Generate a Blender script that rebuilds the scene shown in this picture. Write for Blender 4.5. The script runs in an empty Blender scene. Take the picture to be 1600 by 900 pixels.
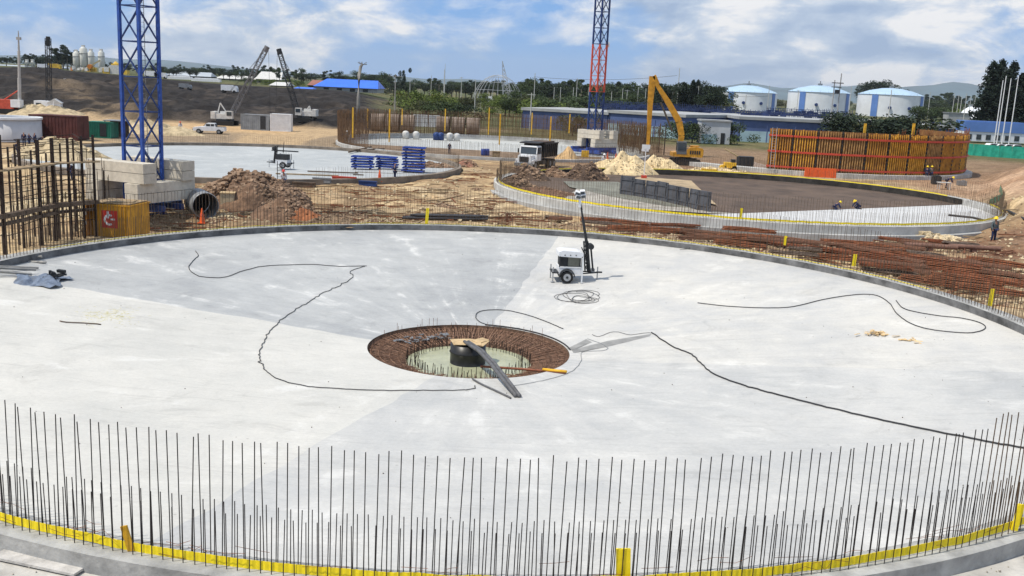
import bpy, math, random
import numpy as np
from mathutils import Vector, Matrix
random.seed(7)
R_ = math.radians
sc = bpy.context.scene
COL = sc.collection
# ------------------------------------------------------------------ camera
F, PITCH, ROLL, CH = 1530.0, R_(11.647), R_(2.637), 9.0
_f = Vector((0, math.cos(PITCH), -math.sin(PITCH))); _r = Vector((1, 0, 0)); _u = _r.cross(_f)
CR = _r*math.cos(ROLL)+_u*math.sin(ROLL); CU = _u*math.cos(ROLL)-_r*math.sin(ROLL)
cd = bpy.data.cameras.new('camera'); cam = bpy.data.objects.new('camera', cd); COL.objects.link(cam)
cam.matrix_world = Matrix(((CR.x, CU.x, -_f.x, 0), (CR.y, CU.y, -_f.y, 0), (CR.z, CU.z, -_f.z, CH), (0, 0, 0, 1)))
cd.sensor_width = 36; cd.lens = 36*F/1600; cd.clip_start = .1; cd.clip_end = 60000
sc.camera = cam
# ------------------------------------------------------------------ light
SUN_EL, SUN_AZ = R_(60), R_(246)            # azimuth clockwise from +Y: sun on the left, a little behind the camera
w = bpy.data.worlds.new('World'); sc.world = w; w.use_nodes = True
nt = w.node_tree; N = nt.nodes; L = nt.links; N.clear()
out = N.new('ShaderNodeOutputWorld'); bg = N.new('ShaderNodeBackground'); bg.inputs[1].default_value = .1
sky = N.new('ShaderNodeTexSky'); sky.sky_type = 'NISHITA'; sky.sun_disc = False
sky.sun_elevation = SUN_EL; sky.sun_rotation = SUN_AZ; sky.air_density = 1.1; sky.dust_density = 1.0; sky.ozone_density = 1.6; sky.altitude = 2500
def wn(t, **k):
    n = N.new(t)
    for a, b in k.items(): setattr(n, a, b)
    return n
tc = wn('ShaderNodeTexCoord'); sep = wn('ShaderNodeSeparateXYZ'); L.new(tc.outputs['Generated'], sep.inputs[0])
def wm(op, a, b=None, c=None, clamp=False):
    n = wn('ShaderNodeMath', operation=op, use_clamp=clamp)
    for i, v in enumerate((a, b, c)):
        if v is None: continue
        if isinstance(v, (int, float)): n.inputs[i].default_value = v
        else: L.new(v, n.inputs[i])
    return n.outputs[0]
def cloud(scale, det, rough, off, dist=.3, st=2.3):
    mp = wn('ShaderNodeMapping'); mp.inputs['Location'].default_value = off; mp.inputs['Scale'].default_value = (1, 1, st); L.new(tc.outputs['Generated'], mp.inputs[0])
    n = wn('ShaderNodeTexNoise'); n.inputs['Scale'].default_value = scale; n.inputs['Detail'].default_value = det
    n.inputs['Roughness'].default_value = rough; n.inputs['Distortion'].default_value = dist; L.new(mp.outputs[0], n.inputs[0]); return n.outputs[0]
def wramp(v, pts):
    r = wn('ShaderNodeValToRGB'); e = r.color_ramp.elements
    while len(e) < len(pts): e.new(.5)
    for q, (p, c) in zip(e, pts): q.position = p; q.color = c if isinstance(c, tuple) else (c, c, c, 1)
    L.new(v, r.inputs[0]); return r.outputs[0]
n1 = cloud(3.3, 8, .52, (3.1, 7.7, 0)); n2 = cloud(14, 7, .6, (1.3, 2.2, 0)); n3 = cloud(7.5, 6, .55, (9.0, 4.0, 2), st=3.4)
msk = wramp(wm('ADD', wm('MULTIPLY', n1, .72), wm('MULTIPLY', n2, .28)), [(.42, 0), (.475, .5), (.525, 1)])
shade = wramp(wm('ADD', wm('MULTIPLY', n3, .55), wm('MULTIPLY', n2, .45)), [(.40, (3.6, 4.8, 6.8, 1)), (.485, (5.5, 6.5, 8.0, 1)), (.56, (9.4, 9.4, 9.5, 1))])
mx = wn('ShaderNodeMix', data_type='RGBA'); L.new(msk, mx.inputs[0])
blue = wn('ShaderNodeMix', data_type='RGBA'); blue.inputs[0].default_value = .75; L.new(sky.outputs[0], blue.inputs[6]); blue.inputs[7].default_value = (1.5, 4.0, 8.8, 1)
L.new(blue.outputs[2], mx.inputs[6]); L.new(shade, mx.inputs[7])
L.new(mx.outputs[2], bg.inputs[0]); L.new(bg.outputs[0], out.inputs[0])
sd = bpy.data.lights.new('sun', 'SUN'); sd.energy = 4.3; sd.angle = R_(.5); sd.color = (1, .93, .82)
sun = bpy.data.objects.new('sun', sd); COL.objects.link(sun)
sv = Vector((math.sin(SUN_AZ)*math.cos(SUN_EL), math.cos(SUN_AZ)*math.cos(SUN_EL), math.sin(SUN_EL)))
sun.rotation_euler = sv.to_track_quat('Z', 'Y').to_euler()
sc.render.engine = 'CYCLES'
sc.view_settings.view_transform = 'Standard'; sc.view_settings.look = 'None'; sc.view_settings.exposure = 0.0; sc.view_settings.gamma = 1
# ------------------------------------------------------------------ tanks (x, y, radius)
T1 = (-1.225, 39.885, 23.5); T2 = (21.5, 95.5, 23.5); T3 = (-29.5, 108., 23.2); T4 = (-3.8, 150., 23.5); T5 = (42.0, 148.0, 22.6)
PIT = (-1.684, 39.636, 4.216); PZ = -1.87; EZ = -.33
def hsh(i, j, s):
    v = np.sin(i*127.1+j*311.7+s*74.7)*43758.5453
    return v-np.floor(v)
def vn(x, y, sc_, s=0):
    x = np.asarray(x, float)/sc_; y = np.asarray(y, float)/sc_
    i = np.floor(x); j = np.floor(y); u = x-i; v = y-j; u = u*u*(3-2*u); v = v*v*(3-2*v)
    return (hsh(i, j, s)*(1-u)+hsh(i+1, j, s)*u)*(1-v)+(hsh(i, j+1, s)*(1-u)+hsh(i+1, j+1, s)*u)*v
def sm(a, b, x):
    t = np.clip((np.asarray(x, float)-a)/(b-a), 0, 1); return t*t*(3-2*t)
def terr(x, y, hole=True):
    x = np.asarray(x, float); y = np.asarray(y, float)
    q = x/np.maximum(y, 1)
    z = -.5+.16*(vn(x, y, 6, 1)-.5)+.10*(vn(x, y, 1.6, 2)-.5)*sm(140, 60, y)
    z = z-1.1*sm(34, 24, y)
    r2 = np.hypot(x-T2[0], y-T2[1])
    z = z-.5*sm(34, 27, r2)*sm(100, 80, y)
    m = sm(-.10, -.19, q)
    hgt = 4.6+3.0*sm(-.25, -.5, q)
    yw = y+14*(vn(x, y, 17, 51)-.5)+5*(vn(x, y, 5, 52)-.5)
    z = z+m*hgt*(.28*sm(190, 198, yw)+.14*sm(218, 223, yw)+.22*sm(252, 259, yw)+.16*sm(288, 294, yw)+.20*sm(325, 334, yw))+m*sm(185, 200, y)*sm(370, 330, y)*1.1*(vn(x, y, 13, 5)-.5)*1.6
    z = z+1.5*m*sm(186, 195, y)*sm(360, 340, y)*(vn(x, y, 4, 15)-.5)+.8*m*sm(186, 195, y)*sm(390, 360, y)*(vn(x, y, 1.9, 17)-.5)
    z = z+2.3*sm(.468, .53, q+.02*(vn(x, y, 5, 6)-.5))*sm(66, 84, y)*sm(175, 140, y)*sm(110, 60, x)
    z = z+.7*(vn(x, y, 2.2, 16)-.5)*sm(.46, .48, q)*sm(66, 84, y)*sm(152, 140, y)
    # worked, rutted ground between the tanks
    z = z+.35*(vn(x, y, 3.1, 7)-.5)*sm(62, 68, y)*sm(135, 110, y)
    # shallow trench pit beside the left slab
    z = z-.9*np.exp(-(((x+16.5)/6.5)**2+((y-77)/2.2)**2)**2)
    # hole under the crane base
    z = z-.7*np.exp(-(((x+21.5)/4.2)**2+((y-60)/3.2)**2)**2)
    if hole:
        for (a, b, r) in (T1, T2, T3, T4):
            z = np.where(np.hypot(x-a, y-b) < r+.1, -4.5, z)
    return z
def surf(x, y):
    z = terr(x, y, False)
    r = np.hypot(x-T1[0], y-T1[1]); rp = np.hypot(x-PIT[0], y-PIT[1])
    t = np.clip((r-PIT[2])/(22.95-PIT[2]), 0, 1); c = PZ+(EZ-PZ)*t
    c = np.where(rp < PIT[2], PZ-.1-(PIT[2]-rp)*.2, c)
    z = np.where(r < 23.0, c, z); z = np.where((r >= 23.0) & (r < 23.8), 0., z)
    for k, (T, zf) in enumerate(((T2, -.55), (T3, -.35), (T4, -.4))):
        r = np.hypot(x-T[0], y-T[1]); z = np.where(r < T[2]-.2, zf, z)
    return z
def ray(px, py): return _f+CR*((px-800)/F)+CU*((450-py)/F)
_ts = np.concatenate([np.geomspace(8, 4000, 5000)])
def hit(px, py, fn=surf):
    d = ray(px, py); X = d.x*_ts; Y = d.y*_ts; Z = CH+d.z*_ts
    below = Z < fn(X, Y); i = int(np.argmax(below)) if below.any() else len(_ts)-1
    t = _ts[i]; return Vector((d.x*t, d.y*t, float(fn(d.x*t, d.y*t))))
def on(px, py, P):                                  # point on the sight line at the same distance as P
    d = ray(px, py); t = P.y/d.y; return Vector((d.x*t, P.y, CH+d.z*t))
def atz(px, py, z):
    d = ray(px, py); t = (z-CH)/d.z; return Vector((d.x*t, d.y*t, z))
def aty(px, py, Y):
    d = ray(px, py); t = Y/d.y; return Vector((d.x*t, Y, CH+d.z*t))
# ------------------------------------------------------------------ materials
MATS = {}
def mat(name, col, rough=.8, var=.18, scale=3., metal=0., bump=0., spec=.3, col2=None, det=5, tex='Object', bscale=None):
    if name in MATS: return MATS[name]
    m = bpy.data.materials.new(name); m.use_nodes = True; t = m.node_tree; b = t.nodes['Principled BSDF']
    b.inputs['Roughness'].default_value = rough; b.inputs['Metallic'].default_value = metal; b.inputs['Specular IOR Level'].default_value = spec
    c = t.nodes.new('ShaderNodeTexCoord'); n = t.nodes.new('ShaderNodeTexNoise'); n.inputs['Scale'].default_value = scale; n.inputs['Detail'].default_value = det; n.inputs['Roughness'].default_value = .65
    t.links.new(c.outputs[tex], n.inputs[0])
    r = t.nodes.new('ShaderNodeValToRGB'); r.color_ramp.elements[0].position = .32; r.color_ramp.elements[1].position = .68
    lo = col2 if col2 else tuple(v*(1-var*1.6) for v in col); hi = tuple(min(1, v*(1+var*.6)) for v in col)
    r.color_ramp.elements[0].color = (*lo, 1); r.color_ramp.elements[1].color = (*hi, 1)
    t.links.new(n.outputs[0], r.inputs[0]); t.links.new(r.outputs[0], b.inputs['Base Color'])
    if bump:
        n2 = t.nodes.new('ShaderNodeTexNoise'); n2.inputs['Scale'].default_value = bscale or scale*4; n2.inputs['Detail'].default_value = 6; t.links.new(c.outputs[tex], n2.inputs[0])
        bp = t.nodes.new('ShaderNodeBump'); bp.inputs['Strength'].default_value = bump; bp.inputs['Distance'].default_value = .05
        t.links.new(n2.outputs[0], bp.inputs['Height']); t.links.new(bp.outputs[0], b.inputs['Normal'])
    MATS[name] = m; return m
rust = mat('rust_steel', (.16, .075, .045), .85, .35, 8)
rust2 = mat('orange_rust_steel', (.23, .085, .04), .9, .3, 2.5)
barm = mat('dark_rebar_steel', (.026, .022, .023), .7, .3, 5)
dark = mat('dark_steel', (.03, .032, .035), .6, .25, 4)
black = mat('black_rubber', (.02, .02, .02), .7, .2, 6)
grey = mat('grey_steel', (.25, .26, .27), .5, .15, 4, metal=.3)
white = mat('white_paint', (.74, .75, .76), .4, .08, 2)
dwhite = mat('dusty_white_paint', (.60, .59, .56), .6, .15, 1.5)
cream = mat('cream_concrete', (.58, .53, .44), .85, .16, 1.6, bump=.3)
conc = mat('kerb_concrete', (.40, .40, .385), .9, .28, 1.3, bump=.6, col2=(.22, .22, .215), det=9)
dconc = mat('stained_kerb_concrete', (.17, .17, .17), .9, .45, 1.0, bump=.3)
blue = mat('blue_crane_paint', (.028, .085, .36), .45, .22, 2, col2=(.02, .05, .2))
navy = mat('dark_blue_crane_paint', (.022, .05, .17), .5, .25, 2)
cranered = mat('red_crane_paint', (.55, .09, .05), .55, .2, 2)
yellow = mat('yellow_machine_paint', (.56, .275, .025), .45, .25, 1.5)
tapem = mat('yellow_tape', (.95, .74, .02), .45, .1, 6)
ywood = mat('yellow_wood', (.75, .42, .03), .6, .25, 3)
redp = mat('red_paint', (.55, .07, .04), .5, .2, 3)
orangep = mat('orange_plastic', (.80, .13, .03), .45, .1, 3)
wood = mat('timber', (.36, .26, .15), .8, .3, 3, bump=.3)
dwood = mat('dark_timber', (.14, .10, .07), .85, .35, 2.5, bump=.3)
ply = mat('plywood', (.55, .40, .22), .75, .2, 2)
glass = mat('dark_glass', (.03, .045, .06), .08, .1, 1, spec=.8)
tyre = mat('tyre_rubber', (.022, .022, .022), .85, .2, 8)
skin = mat('skin', (.32, .17, .11), .6, .1, 10)
navycl = mat('navy_workwear', (.02, .03, .085), .85, .25, 6)
greycl = mat('grey_workwear', (.10, .13, .14), .85, .25, 6)
whitecl = mat('white_shirt', (.60, .61, .65), .85, .15, 6)
bootm = mat('boot_leather', (.03, .025, .02), .7, .2, 6)
helm = mat('yellow_helmet', (.85, .62, .02), .35, .05, 4)
whelm = mat('white_helmet', (.8, .8, .8), .35, .05, 4)
rhelm = mat('red_helmet', (.6, .05, .04), .35, .05, 4)
gmesh = mat('green_shade_net', (.03, .36, .25), .8, .2, 1.2)
cable = mat('black_cable', (.035, .035, .037), .6, .2, 5)
greens = {'dg': mat('dark_green_leaves', (.030, .050, .024), .8, .4, .35), 'mg': mat('mid_green_leaves', (.060, .092, .030), .8, .4, .3),
          'yg': mat('yellow_green_leaves', (.14, .19, .035), .8, .35, .3), 'ol': mat('olive_leaves', (.075, .085, .03), .8, .35, .3), 'co': mat('conifer_needles', (.014, .028, .016), .85, .4, .5)}
bark = mat('bark', (.10, .075, .055), .9, .3, 3)
paleb = mat('pale_bark', (.28, .25, .2), .9, .3, 3)
# ------------------------------------------------------------------ mesh builder
class MB:
    def __init__(s): s.v = []; s.f = []; s.sm = []
    def add(s, vs, fs, smooth=False):
        b = len(s.v); s.v += [tuple(p) for p in vs]; s.f += [tuple(b+i for i in f) for f in fs]; s.sm += [smooth]*len(fs); return s
    def box(s, c, d, rz=0., rx=0., ry=0., top=1.):
        m = Matrix.Rotation(rz, 3, 'Z') @ Matrix.Rotation(ry, 3, 'Y') @ Matrix.Rotation(rx, 3, 'X'); vs = []
        for k in (-1, 1):
            for (i, j) in ((-1, -1), (1, -1), (1, 1), (-1, 1)):
                g = top if k > 0 else 1.
                vs.append(Vector(c)+m @ Vector((i*d[0]/2*g, j*d[1]/2*g, k*d[2]/2)))
        return s.add(vs, [(3, 2, 1, 0), (4, 5, 6, 7), (0, 1, 5, 4), (1, 2, 6, 5), (2, 3, 7, 6), (3, 0, 4, 7)])
    def cyl(s, a, b, r0, r1=None, n=8, cap=True, smooth=None):
        a = Vector(a); b = Vector(b); r1 = r0 if r1 is None else r1; d = (b-a)
        if d.length < 1e-6: return s
        d.normalize(); u = d.orthogonal().normalized(); v = d.cross(u); vs = []
        for k in range(n):
            t = 2*math.pi*k/n; e = u*math.cos(t)+v*math.sin(t); vs += [a+e*r0, b+e*r1]
        fs = [(2*k, 2*((k+1) % n), 2*((k+1) % n)+1, 2*k+1) for k in range(n)]
        s.add(vs, fs, n >= 8 if smooth is None else smooth)
        if cap: s.add(vs, [tuple(2*k for k in range(n))[::-1], tuple(2*k+1 for k in range(n))])
        return s
    def tube(s, pts, r, n=5):
        pts = [Vector(p) for p in pts]; vs = []; rr = r if isinstance(r, (list, tuple)) else [r]*len(pts)
        for i, p in enumerate(pts):
            d = (pts[min(i+1, len(pts)-1)]-pts[max(i-1, 0)]).normalized(); u = d.cross(Vector((0, 0, 1)))
            if u.length < .05: u = d.cross(Vector((1, 0, 0)))
            u.normalize(); v = u.cross(d)
            for k in range(n): t = 2*math.pi*k/n; vs.append(p+(u*math.cos(t)+v*math.sin(t))*rr[i])
        fs = [(i*n+k, i*n+(k+1) % n, (i+1)*n+(k+1) % n, (i+1)*n+k) for i in range(len(pts)-1) for k in range(n)]
        fs += [tuple(range(n))[::-1], tuple((len(pts)-1)*n+k for k in range(n))]
        return s.add(vs, fs, n > 5)
    def lathe(s, prof, c=(0, 0, 0), n=32, a0=0., a1=2*math.pi, smooth=True):
        full = abs(a1-a0-2*math.pi) < 1e-6; cols = n if full else n+1; m = len(prof); vs = []
        for i in range(cols):
            a = a0+(a1-a0)*i/n
            for (r, z) in prof: vs.append((c[0]+r*math.cos(a), c[1]+r*math.sin(a), c[2]+z))
        fs = []
        for i in range(n):
            j = (i+1) % cols
            for k in range(m-1): fs.append((i*m+k, j*m+k, j*m+k+1, i*m+k+1))
        return s.add(vs, fs, smooth)
    def ring(s, c, r0, r1, z0, z1, n=96, a0=0., a1=2*math.pi):
        s.lathe([(r0, z1), (r0, z0)], c, n, a0, a1); s.lathe([(r0, z0), (r1, z0)], c, n, a0, a1)
        s.lathe([(r1, z0), (r1, z1)], c, n, a0, a1); s.lathe([(r1, z1), (r0, z1)], c, n, a0, a1)
        if abs(a1-a0-2*math.pi) > 1e-6:
            for a in (a0, a1):
                q = [(c[0]+r*math.cos(a), c[1]+r*math.sin(a), c[2]+z) for r, z in ((r0, z0), (r1, z0), (r1, z1), (r0, z1))]; s.add(q, [(0, 1, 2, 3)])
        return s
    def prism(s, pts, y0, y1):                       # outline in x,z pushed along y
        n = len(pts); vs = [(x, y0, z) for x, z in pts]+[(x, y1, z) for x, z in pts]
        return s.add(vs, [tuple(range(n)), tuple(range(n, 2*n))[::-1]]+[(i, n+i, n+(i+1) % n, (i+1) % n) for i in range(n)])
    def blob(s, c, r, n=7, jit=.25, sq=(1, 1, 1), rnd=random):
        m = 4; vs = [Vector((0, 0, r*sq[2]))]
        for i in range(1, m):
            p = math.pi*i/m
            for k in range(n):
                t = 2*math.pi*(k+.5*(i % 2))/n; g = r*(1+jit*(rnd.random()-.5)*2); vs.append(Vector((g*sq[0]*math.sin(p)*math.cos(t), g*sq[1]*math.sin(p)*math.sin(t), g*sq[2]*math.cos(p))))
        vs.append(Vector((0, 0, -r*sq[2])))
        fs = [(0, 1+k, 1+(k+1) % n) for k in range(n)]
        for i in range(m-2):
            for k in range(n): a = 1+i*n+k; b = 1+i*n+(k+1) % n; fs.append((a, a+n, b+n, b))
        e = len(vs)-1; fs += [(e, 1+(m-2)*n+(k+1) % n, 1+(m-2)*n+k) for k in range(n)]
        return s.add([v+Vector(c) for v in vs], fs)
    def mesh(s, name, m):
        me = bpy.data.meshes.new(name); me.from_pydata(s.v, [], s.f); me.polygons.foreach_set('use_smooth', s.sm)
        for q in (m if isinstance(m, (list, tuple)) else [m]): me.materials.append(q)
        me.update(); return me
    def build(s, name, m, parent=None, loc=None, **kw):
        o = bpy.data.objects.new(name, s.mesh(name, m)); COL.objects.link(o)
        if parent: o.parent = parent
        if loc is not None: o.location = loc
        for k, v in kw.items(): o[k] = v
        return o
def thing(name, label, cat, loc=(0, 0, 0), rz=0., group=None):
    o = bpy.data.objects.new(name, None); COL.objects.link(o); o.location = loc; o.rotation_euler = (0, 0, rz); o.empty_display_size = .2
    return tag(o, label, cat, group)
def tag(o, label, cat, group=None):
    o['label'] = label; o['category'] = cat
    if group: o['group'] = group
    return o
def link(name, me, parent=None, loc=(0, 0, 0), rot=(0, 0, 0), scale=(1, 1, 1)):
    o = bpy.data.objects.new(name, me); COL.objects.link(o); o.location = loc; o.rotation_euler = rot; o.scale = scale
    if parent: o.parent = parent
    return o
def dup(root, loc=None, rz=None, label=None, scale=None, group=None):
    def cp(o, par):
        c = o.copy(); COL.objects.link(c)
        if par is not None: c.parent = par
        for ch in list(o.children): cp(ch, c)
        return c
    r = cp(root, None)
    if loc is not None: r.location = loc
    if rz is not None: r.rotation_euler = (0, 0, rz)
    if scale is not None: r.scale = scale if isinstance(scale, tuple) else (scale,)*3
    if label: r['label'] = label
    if group: r['group'] = group
    return r
# ------------------------------------------------------------------ the ground sheet
def ground():
    fine = np.radians(np.linspace(-36, 36, 560)); coarse = np.radians(np.concatenate([np.linspace(40, 320, 50)]))
    ang = np.concatenate([fine, coarse]); rad = np.concatenate([[.5, 3, 6], np.geomspace(9, 60, 150), np.geomspace(60, 160, 330)[1:], np.geomspace(160, 520, 170)[1:], np.geomspace(520, 30000, 40)[1:]])
    A, Rr = np.meshgrid(ang, rad, indexing='ij'); X = Rr*np.sin(A); Y = Rr*np.cos(A); Z = terr(X, Y)
    Z = np.where(Y < 0, -1.6, Z); na, nr = A.shape
    V = np.stack([X, Y, Z], -1).reshape(-1, 3)
    i, j = np.meshgrid(np.arange(na), np.arange(nr-1), indexing='ij'); i2 = (i+1) % na
    Fc = np.stack([i*nr+j, i*nr+j+1, i2*nr+j+1, i2*nr+j], -1).reshape(-1, 4)
    me = bpy.data.meshes.new('ground'); me.vertices.add(len(V)); me.vertices.foreach_set('co', V.ravel())
    me.loops.add(Fc.size); me.loops.foreach_set('vertex_index', Fc.ravel()); me.polygons.add(len(Fc))
    me.polygons.foreach_set('loop_start', np.arange(0, Fc.size, 4)); me.polygons.foreach_set('use_smooth', np.ones(len(Fc), bool)); me.update(); me.validate()
    x, y = V[:, 0], V[:, 1]; q = x/np.maximum(y, 1)
    def c(*a): return np.array(a)[None, :]
    def blend(C, k, col): k = np.clip(k, 0, 1)[:, None]; return C*(1-k)+col*k
    n1 = vn(x, y, 7, 21); n2 = vn(x, y, 2.1, 22); n3 = vn(x, y, .7, 23); n4 = vn(x, y, 20, 24); nn = .5*n1+.3*n2+.2*n3
    C = c(.53, .40, .235)*np.ones((len(x), 3))
    C = blend(C, sm(.42, .7, nn)*.6, c(.40, .27, .145)); C = blend(C, sm(.55, .75, n2)*.45, c(.58, .48, .33)); C = blend(C, sm(.52, .66, vn(x, y*.6, 4.5, 25))*.55*sm(58, 66, y), c(.30, .20, .115)); C = blend(C, sm(.54, .62, vn(x*.5, y, 1.3, 26))*.55, c(.20, .13, .08)); C = blend(C, sm(.55, .68, vn(x*.4, y, 3.3, 27))*.6*sm(58, 64, y)*sm(75, 70, y), c(.17, .11, .07))
    # reddish worked earth on the right of the middle tanks, brown soil heaps area
    k = sm(3, 12, x)*sm(60, 64, y)*sm(80, 72, y); C = blend(C, k*(.5+.6*n2), c(.19, .10, .06)); C = blend(C, k*sm(.6, .8, n1)*.6, c(.5, .4, .28))
    C = blend(C, sm(44, 50, x)*sm(62, 70, y)*sm(150, 140, y)*.85, c(.46, .31, .21)); C = blend(C, sm(44, 50, x)*sm(62, 70, y)*sm(150, 140, y)*sm(.5, .7, n1)*.6, c(.33, .20, .12))
    k = sm(120, 135, y)*sm(-.06, .0, q); C = blend(C, k*.8, c(.20, .13, .085))
    C = blend(C, sm(112, 120, y)*sm(.0, .06, q)*sm(.27, .2, q)*sm(150, 140, y)*.6, c(.26, .16, .1))
    # left: packed sand, then the dark tipped soil
    k = sm(128, 134, y)*sm(-.05, -.09, q); C = blend(C, k, c(.30, .23, .155)); C = blend(C, k*sm(.5, .62, vn(x, y*.35, 9, 31))*.8, c(.50, .36, .21))
    C = blend(C, k*sm(158, 166, y)*sm(-.22, -.25, q+.04*(n1-.5))*sm(-.38, -.33, q), c(.52, .36, .20))
    m = sm(-.09, -.16, q+.03*(n1-.5)); k = m*sm(184, 192, y+8*(n1-.5))
    tr = vn(x, y*.45, 8, 41); C = blend(C, k, c(.038, .034, .032)); C = blend(C, k*sm(.55, .75, tr)*sm(330, 300, y)*.8, c(.085, .070, .058))
    C = blend(C, k*np.exp(-((q+.40+.0009*(y-190)+.012*np.sin(y/16))/.022)**2)*sm(300, 240, y)*.7, c(.20, .15, .10)); C = blend(C, k*sm(.45, .62, n2)*.75, c(.020, .018, .018))
    # beyond: scrub and grass
    k = np.maximum(sm(400, 430, y), (1-m)*sm(170, 200, y)); C = blend(C, k*.9, c(.10, .115, .05)); C = blend(C, k*sm(.5, .6, n4)*.8, c(.17, .15, .075)); C = blend(C, k*sm(.55, .7, n1)*.6, c(.05, .075, .025))
    C = blend(C, np.exp(-((y-215)/13)**2)*sm(-.11, -.06, q)*sm(.0, -.03, q)*.7, c(.33, .25, .16))
    for (ax, ay, bx, by, bow) in ((-22, 66, 6, 88, 3), (-20, 70, 3, 84, -2), (-14, 64, 14, 130, 5), (-6, 64, 4, 100, -3)):
        L2 = (bx-ax)**2+(by-ay)**2; tt = ((x-ax)*(bx-ax)+(y-ay)*(by-ay))/L2; dd = ((x-ax)*(by-ay)-(y-ay)*(bx-ax))/math.sqrt(L2)-bow*np.sin(np.clip(tt, 0, 1)*3.1416); on_ = sm(-.05, .1, tt)*sm(1.05, .9, tt); rut = np.exp(-((np.abs(dd)-1.0)/.28)**2)*on_
        C = blend(C, rut*(.25+.35*n3), c(.30, .21, .12)); C = blend(C, np.exp(-(dd/.6)**2)*on_*.5, c(.62, .49, .30))
    C = C*(.80+.4*n3)[:, None]
    at = me.color_attributes.new('soil', 'FLOAT_COLOR', 'POINT'); at.data.foreach_set('color', np.concatenate([C, np.ones((len(C), 1))], 1).ravel())
    g = bpy.data.materials.new('site_soil'); g.use_nodes = True; t = g.node_tree; b = t.nodes['Principled BSDF']; b.inputs['Roughness'].default_value = .95; b.inputs['Specular IOR Level'].default_value = .1
    a = t.nodes.new('ShaderNodeAttribute'); a.attribute_name = 'soil'; ge = t.nodes.new('ShaderNodeNewGeometry')
    n = t.nodes.new('ShaderNodeTexNoise'); n.inputs['Scale'].default_value = 2.2; n.inputs['Detail'].default_value = 8; n.inputs['Roughness'].default_value = .75; t.links.new(ge.outputs['Position'], n.inputs[0])
    r = t.nodes.new('ShaderNodeValToRGB'); r.color_ramp.elements[0].position = .33; r.color_ramp.elements[1].position = .7; r.color_ramp.elements[0].color = (.52, .50, .48, 1); r.color_ramp.elements[1].color = (1.28, 1.27, 1.25, 1)
    mul = t.nodes.new('ShaderNodeMix'); mul.data_type = 'RGBA'; mul.blend_type = 'MULTIPLY'; mul.inputs[0].default_value = 1; t.links.new(n.outputs[0], r.inputs[0]); t.links.new(a.outputs[0], mul.inputs[6]); t.links.new(r.outputs[0], mul.inputs[7]); t.links.new(mul.outputs[2], b.inputs['Base Color'])
    bp = t.nodes.new('ShaderNodeBump'); bp.inputs['Strength'].default_value = .6; bp.inputs['Distance'].default_value = .12; t.links.new(n.outputs[0], bp.inputs['Height']); t.links.new(bp.outputs[0], b.inputs['Normal'])
    me.materials.append(g); o = bpy.data.objects.new('ground', me); COL.objects.link(o); o['kind'] = 'structure'
ground()
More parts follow.
